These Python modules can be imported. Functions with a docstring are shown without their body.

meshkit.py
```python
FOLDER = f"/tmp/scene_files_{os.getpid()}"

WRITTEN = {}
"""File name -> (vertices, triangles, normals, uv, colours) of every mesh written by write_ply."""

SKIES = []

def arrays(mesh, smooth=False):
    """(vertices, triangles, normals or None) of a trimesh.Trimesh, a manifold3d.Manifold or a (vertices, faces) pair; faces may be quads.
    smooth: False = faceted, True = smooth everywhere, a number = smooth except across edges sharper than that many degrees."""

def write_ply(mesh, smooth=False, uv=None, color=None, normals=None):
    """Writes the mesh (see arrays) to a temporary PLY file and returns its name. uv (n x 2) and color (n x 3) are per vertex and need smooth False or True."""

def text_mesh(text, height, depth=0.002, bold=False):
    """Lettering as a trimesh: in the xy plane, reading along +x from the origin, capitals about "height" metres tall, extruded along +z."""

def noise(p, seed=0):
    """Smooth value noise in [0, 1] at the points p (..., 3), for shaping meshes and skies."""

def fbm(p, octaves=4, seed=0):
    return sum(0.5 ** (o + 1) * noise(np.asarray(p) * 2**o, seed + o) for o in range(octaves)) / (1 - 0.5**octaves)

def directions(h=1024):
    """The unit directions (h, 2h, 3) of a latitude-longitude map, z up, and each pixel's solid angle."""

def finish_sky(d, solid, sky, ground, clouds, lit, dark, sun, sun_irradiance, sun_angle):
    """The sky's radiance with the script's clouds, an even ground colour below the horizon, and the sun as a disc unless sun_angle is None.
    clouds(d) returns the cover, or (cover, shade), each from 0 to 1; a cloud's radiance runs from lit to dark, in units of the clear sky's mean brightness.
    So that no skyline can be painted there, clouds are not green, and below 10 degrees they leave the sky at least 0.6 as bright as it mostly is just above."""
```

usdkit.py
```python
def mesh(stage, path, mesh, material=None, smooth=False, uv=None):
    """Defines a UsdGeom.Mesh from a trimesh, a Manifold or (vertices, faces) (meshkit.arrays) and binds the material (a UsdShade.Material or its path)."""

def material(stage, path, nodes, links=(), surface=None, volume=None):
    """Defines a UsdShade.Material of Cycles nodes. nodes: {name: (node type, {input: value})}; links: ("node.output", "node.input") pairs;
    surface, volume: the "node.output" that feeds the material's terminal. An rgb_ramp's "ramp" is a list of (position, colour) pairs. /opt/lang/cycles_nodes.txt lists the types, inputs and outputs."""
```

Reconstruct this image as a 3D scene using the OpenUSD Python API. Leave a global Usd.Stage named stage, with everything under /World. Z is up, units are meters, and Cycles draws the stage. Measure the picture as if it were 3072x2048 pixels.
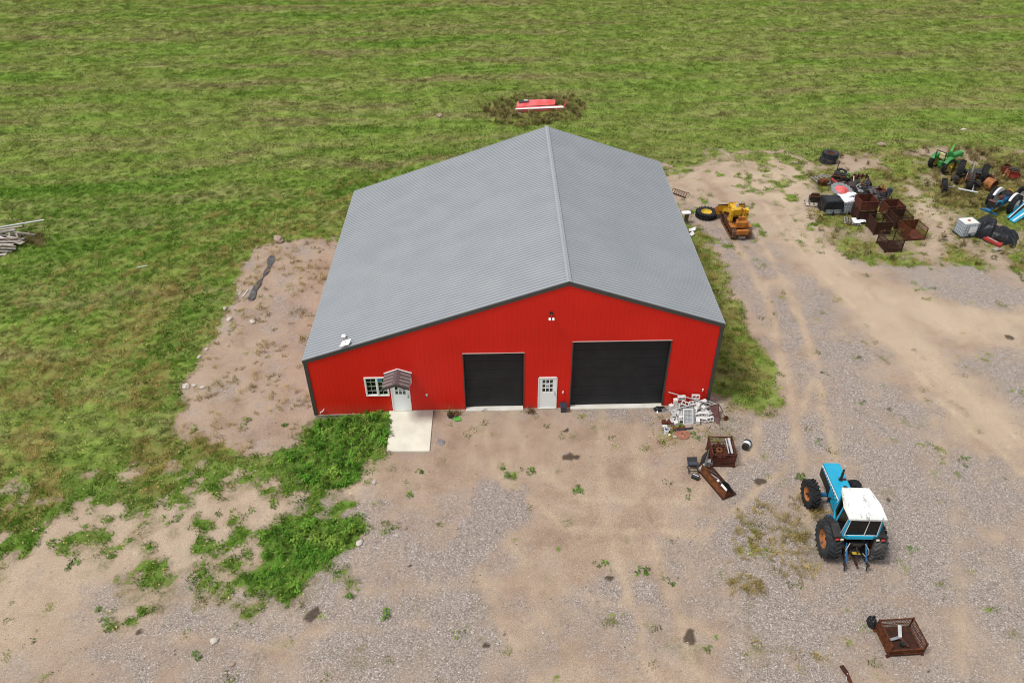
import math, random, numpy as np, trimesh, shapely, usdkit, meshkit, manifold3d
from shapely.geometry import Polygon, LineString, box as sbox
from pxr import Usd, UsdGeom, UsdLux, UsdShade, Sdf, Gf, Vt
random.seed(7); RNG = np.random.default_rng(7)
PI = math.pi
stage = Usd.Stage.CreateInMemory()
UsdGeom.SetStageUpAxis(stage, UsdGeom.Tokens.z); UsdGeom.SetStageMetersPerUnit(stage, 1.0)
UsdGeom.Xform.Define(stage, '/World'); UsdGeom.Scope.Define(stage, '/World/Looks')

# ------------------------------------------------------------------ camera, sky, sun, exposure
cam = UsdGeom.Camera.Define(stage, '/World/camera')
cam.CreateHorizontalApertureAttr(36.0); cam.CreateFocalLengthAttr(36.0 * 2322.92 / 3072)
YAW, PITCH, ROLL = 0.0172, 0.6551, -0.0062
fw = np.array([math.sin(YAW) * math.cos(PITCH), math.cos(YAW) * math.cos(PITCH), -math.sin(PITCH)])
rt = np.array([math.cos(YAW), -math.sin(YAW), 0]); up = np.cross(rt, fw)
rt, up = rt * math.cos(ROLL) + up * math.sin(ROLL), -rt * math.sin(ROLL) + up * math.cos(ROLL)
mat4 = np.eye(4); mat4[0, :3], mat4[1, :3], mat4[2, :3], mat4[3, :3] = rt, up, -fw, (1.9438, -30.3646, 27.8082)
cam.AddTransformOp().Set(Gf.Matrix4d(mat4.tolist()))
cam.CreateExposureAttr(0.60)
SUN_DIR = np.array([-0.46, -0.16, 0.92]); SUN_DIR /= np.linalg.norm(SUN_DIR)      # towards the sun
SUN_EL, SUN_ROT = math.asin(SUN_DIR[2]), math.atan2(SUN_DIR[0], SUN_DIR[1])
sun = UsdLux.DistantLight.Define(stage, '/World/sun')
sun.CreateIntensityAttr(0.56); sun.CreateAngleAttr(15.0); sun.CreateNormalizeAttr(True); sun.CreateColorAttr(Gf.Vec3f(1.0, 0.955, 0.9))
zax = SUN_DIR; xax = np.cross([0, 0, 1], zax); xax /= np.linalg.norm(xax); yax = np.cross(zax, xax)
m4 = np.eye(4); m4[0, :3], m4[1, :3], m4[2, :3] = xax, yax, zax
sun.AddTransformOp().Set(Gf.Matrix4d(m4.tolist()))
skylook = usdkit.material(stage, '/World/Looks/overcast_sky', {
    'sky': ('sky_texture', {'sky_type': 'single_scattering', 'sun_disc': False, 'sun_elevation': SUN_EL, 'sun_rotation': SUN_ROT, 'aerosol_density': 2.0}),
    'tc': ('texture_coordinate', {}),
    'n': ('noise_texture', {'scale': 2.2, 'detail': 6.0, 'roughness': 0.55}),
    'r': ('rgb_ramp', {'ramp': [(0.0, (2.6, 2.75, 2.95)), (0.4, (3.6, 3.65, 3.75)), (0.7, (4.6, 4.5, 4.4)), (1.0, (5.2, 5.05, 4.9))]}),
    'mx': ('mix', {'fac': 0.88}),
    'bg': ('background_shader', {'strength': 0.118})},
    [('tc.generated', 'n.vector'), ('n.fac', 'r.fac'), ('sky.color', 'mx.color1'), ('r.color', 'mx.color2'), ('mx.color', 'bg.color')], surface='bg.background')
dome = UsdLux.DomeLight.Define(stage, '/World/sky')
UsdShade.MaterialBindingAPI.Apply(dome.GetPrim()).Bind(skylook)
dome.GetPrim().SetCustomDataByKey('kind', 'structure'); dome.GetPrim().SetCustomDataByKey('label', 'pale overcast sky'); dome.GetPrim().SetCustomDataByKey('category', 'sky')

# ------------------------------------------------------------------ helpers
taken = {}
def path_of(parent, name):
    base = (str(parent.GetPath()) if parent is not None else '/World') + '/'
    k = taken.get(base + name, 0); taken[base + name] = k + 1
    return base + (name if k == 0 else f'{name}_{k:03d}')
def tag(p, label=None, cat=None, group=None, kind=None):
    p = p.GetPrim()
    for k, v in (('label', label), ('category', cat), ('group', group), ('kind', kind)):
        if v: p.SetCustomDataByKey(k, v)
    return p
def thing(name, label, cat, loc=(0, 0, 0), rot=0, group=None, tilt=None, kind=None):
    x = UsdGeom.Xform.Define(stage, path_of(None, name)); x.AddTranslateOp().Set(Gf.Vec3d(*map(float, loc)))
    x.AddRotateZOp().Set(float(rot))
    if tilt: x.AddRotateXYZOp(opSuffix='tilt').Set(Gf.Vec3f(*map(float, tilt)))
    return tag(x, label, cat, group, kind)
def cat_(ms):
    if isinstance(ms, (list, tuple)) and len(ms) and not isinstance(ms[0], np.ndarray):
        return trimesh.util.concatenate([m for m in ms])
    return ms
def obj(name, ms, look, parent=None, smooth=False, label=None, kind=None):
    m = usdkit.mesh(stage, path_of(parent, name), cat_(ms), '/World/Looks/' + look, smooth=smooth)
    if label or kind: tag(m, label, kind=kind)
    return m.GetPrim()
def top(name, ms, look, label, cat, group=None, kind=None, smooth=False):
    return tag(obj(name, ms, look, None, smooth), label, cat, group, kind)
def dup(src, label, loc, rot=0, tilt=None, group=None):
    d = src.GetCustomData(); name = src.GetName()
    x = UsdGeom.Xform.Define(stage, path_of(None, name.rsplit('_', 1)[0] if name[-3:].isdigit() else name))
    x.GetPrim().GetReferences().AddInternalReference(src.GetPath())
    x.ClearXformOpOrder(); pr = x.GetPrim()
    for a in list(pr.GetAttributes()):
        pass
    x = UsdGeom.Xformable(pr)
    M = rotm(tilt or (0, 0, 0)); c, s = math.cos(math.radians(rot)), math.sin(math.radians(rot))
    M = np.array([[c, -s, 0], [s, c, 0], [0, 0, 1]]) @ M
    m = np.eye(4); m[:3, :3] = M.T; m[3, :3] = loc
    x.MakeMatrixXform().Set(Gf.Matrix4d(m.tolist()))
    pr.SetInstanceable(True)
    return tag(pr, label, d.get('category'), group or d.get('group'))
def rotm(deg):
    a, b, c = np.radians(deg)
    X = np.array([[1, 0, 0], [0, math.cos(a), -math.sin(a)], [0, math.sin(a), math.cos(a)]])
    Y = np.array([[math.cos(b), 0, math.sin(b)], [0, 1, 0], [-math.sin(b), 0, math.cos(b)]])
    Z = np.array([[math.cos(c), -math.sin(c), 0], [math.sin(c), math.cos(c), 0], [0, 0, 1]])
    return Z @ Y @ X
def xf(m, rot=(0, 0, 0), loc=(0, 0, 0)):
    m = m.copy(); M = np.eye(4); M[:3, :3] = rotm(rot); M[:3, 3] = loc; m.apply_transform(M); return m
def bx(c, s, rot=(0, 0, 0)):
    return xf(trimesh.creation.box(s), rot, c)
def hull(pts):
    return trimesh.convex.convex_hull(np.asarray(pts, float))
def rb(c, s, r=0.02, rot=(0, 0, 0)):
    h = np.array(s) / 2; P = []
    for sx in (-1, 1):
        for sy in (-1, 1):
            for sz in (-1, 1):
                for k in range(3):
                    q = h.copy(); q -= r; q[k] += r; P.append(q * (sx, sy, sz))
    return xf(hull(P), rot, c)
def tube(a, b, r, n=8, r2=None):
    a, b = np.asarray(a, float), np.asarray(b, float); d = b - a; L = np.linalg.norm(d)
    t = np.linspace(0, 2 * PI, n, endpoint=False); r2 = r if r2 is None else r2
    z = d / L; x = np.cross(z, [0, 0, 1] if abs(z[2]) < .9 else [1, 0, 0]); x /= np.linalg.norm(x); y = np.cross(z, x)
    ring = np.outer(np.cos(t), x) + np.outer(np.sin(t), y)
    v = np.vstack([a + ring * r, b + ring * r2, [a], [b]]); f = []
    for i in range(n):
        j = (i + 1) % n
        f += [[i, j, n + j], [i, n + j, n + i], [2 * n, j, i], [2 * n + 1, n + i, n + j]]
    return trimesh.Trimesh(v, f, process=False)
def pathtube(pts, r, n=6):
    return cat_([tube(a, b, r, n) for a, b in zip(pts[:-1], pts[1:])])
def bar(a, b, w, h):
    """a rectangular bar from a to b"""
    a, b = np.asarray(a, float), np.asarray(b, float); d = b - a; L = np.linalg.norm(d); z = d / L
    x = np.cross(z, [0, 0, 1] if abs(z[2]) < .95 else [0, 1, 0]); x /= np.linalg.norm(x); y = np.cross(z, x)
    m = trimesh.creation.box((w, h, L)); M = np.eye(4); M[:3, 0], M[:3, 1], M[:3, 2], M[:3, 3] = x, y, z, (a + b) / 2
    m.apply_transform(M); return m
def plate(P, t, side=None):
    """planar polygon in space thickened by t"""
    P = np.asarray(P, float); n = np.cross(P[1] - P[0], P[2] - P[0]); n /= np.linalg.norm(n)
    return hull(np.vstack([P - n * t / 2, P + n * t / 2]))
def prism(poly, t, rot=(0, 0, 0), loc=(0, 0, 0)):
    m = trimesh.creation.extrude_polygon(poly if hasattr(poly, 'exterior') else Polygon(poly), t, engine='earcut'); return xf(m, rot, loc)
def lathe(prof, n=32, axis='z'):
    """closed profile of (r, h) turned about the axis"""
    P = np.asarray(prof, float); k = len(P); t = np.linspace(0, 2 * PI, n, endpoint=False)
    v = np.stack([np.outer(np.cos(t), P[:, 0]), np.outer(np.sin(t), P[:, 0]), np.tile(P[:, 1], (n, 1))], -1).reshape(-1, 3)
    f = []
    for i in range(n):
        for j in range(k):
            a, b, c, d = i * k + j, ((i + 1) % n) * k + j, ((i + 1) % n) * k + (j + 1) % k, i * k + (j + 1) % k
            f += [[a, b, c], [a, c, d]]
    m = trimesh.Trimesh(v, f, process=False)
    if axis == 'x': m = xf(m, (0, 90, 0))
    if axis == 'y': m = xf(m, (-90, 0, 0))
    return m
def ss(a, b, x):
    t = np.clip((np.asarray(x, float) - a) / (b - a), 0, 1); return t * t * (3 - 2 * t)

# ------------------------------------------------------------------ looks
def M(name, c, c2=None, scale=3.0, rough=0.6, metal=0.0, bump=0.0, bscale=20.0, lo=0.38, hi=0.62, spots=None, spotat=0.62, sscale=2.5, spec=0.5, detail=5.0, stretch=None):
    nodes = {'g': ('geometry', {}), 'p': ('principled_bsdf', {'roughness': rough, 'metallic': metal, 'base_color': c, 'specular_ior_level': spec})}
    links = []; pos = 'g.position'
    if stretch:
        nodes['mp'] = ('mapping', {'scale': stretch}); links.append(('g.position', 'mp.vector')); pos = 'mp.vector'
    if c2 is not None:
        nodes['n'] = ('noise_texture', {'scale': scale, 'detail': detail, 'roughness': 0.6}); nodes['r'] = ('rgb_ramp', {'ramp': [(lo, c), (hi, c2)]})
        links += [(pos, 'n.vector'), ('n.fac', 'r.fac')]; src = 'r.color'
        if spots is not None:
            nodes['n2'] = ('noise_texture', {'scale': sscale, 'detail': 6.0, 'roughness': 0.65}); nodes['m2'] = ('map_range', {'from_min': spotat, 'from_max': spotat + 0.05, 'clamp': True}); nodes['mx'] = ('mix', {'color2': spots})
            links += [(pos, 'n2.vector'), ('n2.fac', 'm2.value'), ('m2.result', 'mx.fac'), (src, 'mx.color1')]; src = 'mx.color'
        links.append((src, 'p.base_color'))
    if bump:
        nodes['nb'] = ('noise_texture', {'scale': bscale, 'detail': 4.0}); nodes['b'] = ('bump', {'strength': bump, 'distance': 0.03})
        links += [('g.position', 'nb.vector'), ('nb.fac', 'b.height'), ('b.normal', 'p.normal')]
    return usdkit.material(stage, '/World/Looks/' + name, nodes, links, surface='p.BSDF')
usdkit.material(stage, '/World/Looks/barn_red', {'g': ('geometry', {}), 'sp': ('separate_xyz', {}), 'n': ('noise_texture', {'scale': 0.35, 'detail': 4.0}), 'r': ('rgb_ramp', {'ramp': [(0.35, (0.55, 0.0125, 0.0055)), (0.65, (0.62, 0.016, 0.007))]}),
    'zn': ('noise_texture', {'scale': 2.4, 'detail': 6.0, 'roughness': 0.7}), 'zk': ('map_range', {'from_min': 0.62, 'from_max': -0.25, 'to_min': 0.0, 'to_max': 1.0, 'clamp': True}), 'zm': ('math', {'math_type': 'multiply'}), 'zs': ('math', {'math_type': 'multiply', 'value2': 0.42}), 'mx': ('mix', {'color2': (0.30, 0.17, 0.11)}),
    'p': ('principled_bsdf', {'roughness': 0.48, 'specular_ior_level': 0.25})},
    [('g.position', 'sp.vector'), ('g.position', 'n.vector'), ('n.fac', 'r.fac'), ('g.position', 'zn.vector'), ('sp.z', 'zk.value'), ('zk.result', 'zm.value1'), ('zn.fac', 'zm.value2'), ('zm.value', 'zs.value1'), ('zs.value', 'mx.fac'), ('r.color', 'mx.color1'), ('mx.color', 'p.base_color')], surface='p.BSDF')
M('roof_steel', (0.262, 0.284, 0.308), (0.288, 0.308, 0.328), 0.5, rough=0.45, metal=0.0, spec=0.5)
M('ridge_steel', (0.25, 0.275, 0.30), (0.27, 0.292, 0.315), 0.8, rough=0.4, spec=0.5)
M('dark_trim', (0.040, 0.040, 0.036), (0.050, 0.048, 0.044), 2.0, rough=0.5)
M('door_charcoal', (0.012, 0.0135, 0.016), (0.017, 0.019, 0.022), 1.2, rough=0.5, spec=0.25)
M('white_paint', (0.80, 0.80, 0.79), (0.74, 0.74, 0.73), 3.0, rough=0.45)
M('door_white', (0.80, 0.85, 0.85), (0.78, 0.83, 0.83), 1.5, rough=0.45)
M('pale_edge', (0.42, 0.34, 0.32), rough=0.6)
M('concrete', (0.54, 0.53, 0.45), (0.63, 0.62, 0.525), 1.1, rough=0.9, bump=0.12, bscale=30, spots=(0.40, 0.38, 0.33), spotat=0.66, sscale=1.6, spec=0.2)
M('footing', (0.46, 0.44, 0.38), (0.36, 0.34, 0.30), 2.5, rough=0.9, bump=0.2, spec=0.2)
M('threshold', (0.60, 0.58, 0.53), (0.50, 0.48, 0.43), 1.2, rough=0.9, spots=(0.26, 0.25, 0.24), spotat=0.62, sscale=1.5, spec=0.2)
M('awning_brown', (0.085, 0.072, 0.075), (0.105, 0.09, 0.092), 3.0, rough=0.45)
M('rust', (0.130, 0.040, 0.014), (0.045, 0.018, 0.010), 6.0, rough=0.9, bump=0.4, spec=0.2)
M('rust_dark', (0.030, 0.015, 0.011), (0.058, 0.023, 0.014), 5.0, rough=0.9, bump=0.3, spec=0.2)
M('rust_light', (0.17, 0.062, 0.022), (0.075, 0.03, 0.015), 4.0, rough=0.9, bump=0.3, spec=0.2, spots=(0.07, 0.035, 0.03), spotat=0.6)
M('rust_red', (0.062, 0.020, 0.014), (0.105, 0.032, 0.018), 3.0, rough=0.85, bump=0.2, spec=0.2)
M('maroon', (0.070, 0.026, 0.026), (0.10, 0.036, 0.034), 2.5, rough=0.7)
M('tyre_black', (0.011, 0.0115, 0.0125), (0.024, 0.025, 0.027), 3.5, rough=0.85, spec=0.25)
M('tyre_dusty', (0.085, 0.085, 0.084), (0.035, 0.036, 0.038), 2.5, rough=0.9, spec=0.2)
M('tyre_grey', (0.040, 0.045, 0.050), (0.022, 0.024, 0.027), 3.0, rough=0.85, spec=0.25)
M('black_iron', (0.008, 0.008, 0.009), (0.019, 0.017, 0.016), 6.0, rough=0.55, bump=0.2)
M('greasy_iron', (0.013, 0.011, 0.010), (0.038, 0.028, 0.023), 7.0, rough=0.5, bump=0.35, spots=(0.16, 0.07, 0.04), spotat=0.64, sscale=4.0)
M('grey_metal', (0.30, 0.31, 0.32), (0.20, 0.21, 0.22), 5.0, rough=0.45, metal=0.4)
M('pale_metal', (0.52, 0.53, 0.54), (0.40, 0.41, 0.42), 4.0, rough=0.5, metal=0.2)
M('tractor_cyan', (0.004, 0.285, 0.47), (0.008, 0.325, 0.52), 1.5, rough=0.38, spots=(0.15, 0.06, 0.05), spotat=0.61, sscale=2.8)
M('tractor_blue', (0.008, 0.085, 0.22), (0.012, 0.12, 0.29), 3.0, rough=0.45, spots=(0.05, 0.03, 0.025), spotat=0.64, sscale=5.0)
M('cab_white', (0.76, 0.79, 0.75), (0.66, 0.70, 0.67), 1.6, rough=0.55, spots=(0.36, 0.37, 0.36), spotat=0.57, sscale=2.6, stretch=(2.6, 0.8, 1))
M('rim_orange', (0.36, 0.135, 0.034), (0.20, 0.07, 0.022), 4.0, rough=0.75, spots=(0.05, 0.03, 0.02), spotat=0.6)
M('rim_yellow', (0.56, 0.42, 0.035), (0.50, 0.35, 0.03), 3.0, rough=0.55)
M('rim_cream', (0.62, 0.60, 0.30), (0.55, 0.52, 0.25), 3.0, rough=0.6)
M('rim_white', (0.66, 0.68, 0.68), (0.52, 0.52, 0.50), 3.0, rough=0.6)
M('loader_yellow', (0.60, 0.37, 0.012), (0.46, 0.24, 0.010), 3.0, rough=0.6, spots=(0.14, 0.05, 0.02), spotat=0.56, sscale=3.0)
M('loader_orange', (0.40, 0.15, 0.013), (0.24, 0.075, 0.014), 3.0, rough=0.7, spots=(0.10, 0.04, 0.02), spotat=0.60)
M('track_steel', (0.15, 0.080, 0.042), (0.06, 0.03, 0.018), 5.0, rough=0.85, bump=0.3)
M('tractor_green', (0.018, 0.16, 0.03), (0.03, 0.22, 0.045), 2.0, rough=0.45, spots=(0.07, 0.07, 0.04), spotat=0.66)
M('leaf_green_paint', (0.09, 0.36, 0.06), (0.12, 0.40, 0.08), 2.0, rough=0.5)
M('red_paint', (0.42, 0.03, 0.03), (0.30, 0.03, 0.028), 2.5, rough=0.55, spots=(0.10, 0.04, 0.03), spotat=0.62)
M('faded_red', (0.58, 0.055, 0.045), (0.62, 0.13, 0.14), 1.2, rough=0.5)
M('faded_pink', (0.60, 0.15, 0.17), (0.55, 0.10, 0.09), 1.4, rough=0.55)
M('black_sheet', (0.006, 0.007, 0.010), (0.012, 0.013, 0.017), 2.0, rough=0.42, spec=0.28, bump=0.5, bscale=6)
M('white_sheet', (0.74, 0.76, 0.78), (0.62, 0.64, 0.67), 3.0, rough=0.5, bump=0.5, bscale=7)
M('tank_white', (0.60, 0.66, 0.72), (0.50, 0.57, 0.64), 1.5, rough=0.4)
M('tank_top', (0.66, 0.66, 0.62), (0.56, 0.56, 0.53), 1.5, rough=0.5)
M('cage_grey', (0.20, 0.235, 0.28), (0.28, 0.31, 0.34), 4.0, rough=0.4, metal=0.5)
M('cinder', (0.62, 0.61, 0.595), (0.52, 0.51, 0.50), 4.0, rough=0.95, bump=0.4, bscale=40, spec=0.15)
M('weathered_wood', (0.30, 0.275, 0.25), (0.15, 0.135, 0.12), 3.0, rough=0.9, bump=0.3, spec=0.2)
M('pale_wood', (0.44, 0.39, 0.33), (0.27, 0.235, 0.195), 3.0, rough=0.9, bump=0.25, spec=0.2)
M('dark_wood', (0.085, 0.06, 0.05), (0.15, 0.11, 0.085), 3.0, rough=0.9, bump=0.3, spec=0.2)
M('stone_pale', (0.50, 0.46, 0.40), (0.38, 0.34, 0.30), 5.0, rough=0.95, bump=0.3, spec=0.2)
M('stone_brown', (0.34, 0.26, 0.20), (0.26, 0.2, 0.16), 5.0, rough=0.95, bump=0.3, spec=0.2)
M('lamp_red', (0.45, 0.03, 0.02), rough=0.3)
M('lamp_orange', (0.6, 0.2, 0.03), rough=0.3)
M('terracotta', (0.32, 0.13, 0.085), (0.24, 0.10, 0.07), 3.0, rough=0.85)
M('cream_box', (0.62, 0.58, 0.48), rough=0.6)
M('bin_navy', (0.022, 0.03, 0.045), (0.03, 0.038, 0.052), 3.0, rough=0.5)
M('seat_orange', (0.55, 0.27, 0.03), (0.45, 0.2, 0.03), 3.0, rough=0.6)
M('sign_blue', (0.03, 0.25, 0.42), rough=0.5)
M('strip_sheet', (0.035, 0.035, 0.042), (0.085, 0.08, 0.08), 3.0, rough=0.6, bump=0.5, bscale=6)
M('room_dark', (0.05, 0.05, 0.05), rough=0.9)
usdkit.material(stage, '/World/Looks/pane', {'f': ('fresnel', {'IOR': 1.5}), 't': ('transparent_bsdf', {'color': (0.45, 0.5, 0.5)}), 'g': ('glossy_bsdf', {'color': (0.9, 0.95, 1), 'roughness': 0.03}), 'm': ('mix_closure', {})},
    [('f.fac', 'm.fac'), ('t.BSDF', 'm.closure1'), ('g.BSDF', 'm.closure2')], surface='m.closure')
usdkit.material(stage, '/World/Looks/cab_glass', {'f': ('fresnel', {'IOR': 1.45}), 't': ('transparent_bsdf', {'color': (0.30, 0.36, 0.36)}), 'g': ('glossy_bsdf', {'color': (0.8, 0.9, 0.95), 'roughness': 0.06}), 'm': ('mix_closure', {})},
    [('f.fac', 'm.fac'), ('t.BSDF', 'm.closure1'), ('g.BSDF', 'm.closure2')], surface='m.closure')
# ------------------------------------------------------------------ ground
def gss(a, b, x):
    t = np.clip((np.asarray(x, float) - a) / (b - a), 0, 1); return t * t * (3 - 2 * t)
def G(x, y):
    """height of the ground"""
    x, y = np.asarray(x, float), np.asarray(y, float)
    z = -0.44 * (1 - gss(-7.7, -3.9, x))
    d = np.maximum(np.maximum(-8.0 - x, x - 12.9), np.maximum(-0.2 - y, y - 18.7))
    P = np.stack([x, y, 0 * x], -1)
    return z + (meshkit.fbm(P * 0.07 + 31.3, 3, 5) - 0.5) * 0.5 * gss(1.0, 14, d) * np.where(y > 20, 1.6, 1.0) * gss(-6, 3, np.abs(y + 0) + np.abs(x) * .3)
def g1(x, y): return float(G(np.array([x]), np.array([y]))[0])
def on(xy, dz=0.0): return (xy[0], xy[1], g1(*xy) + dz)

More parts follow.
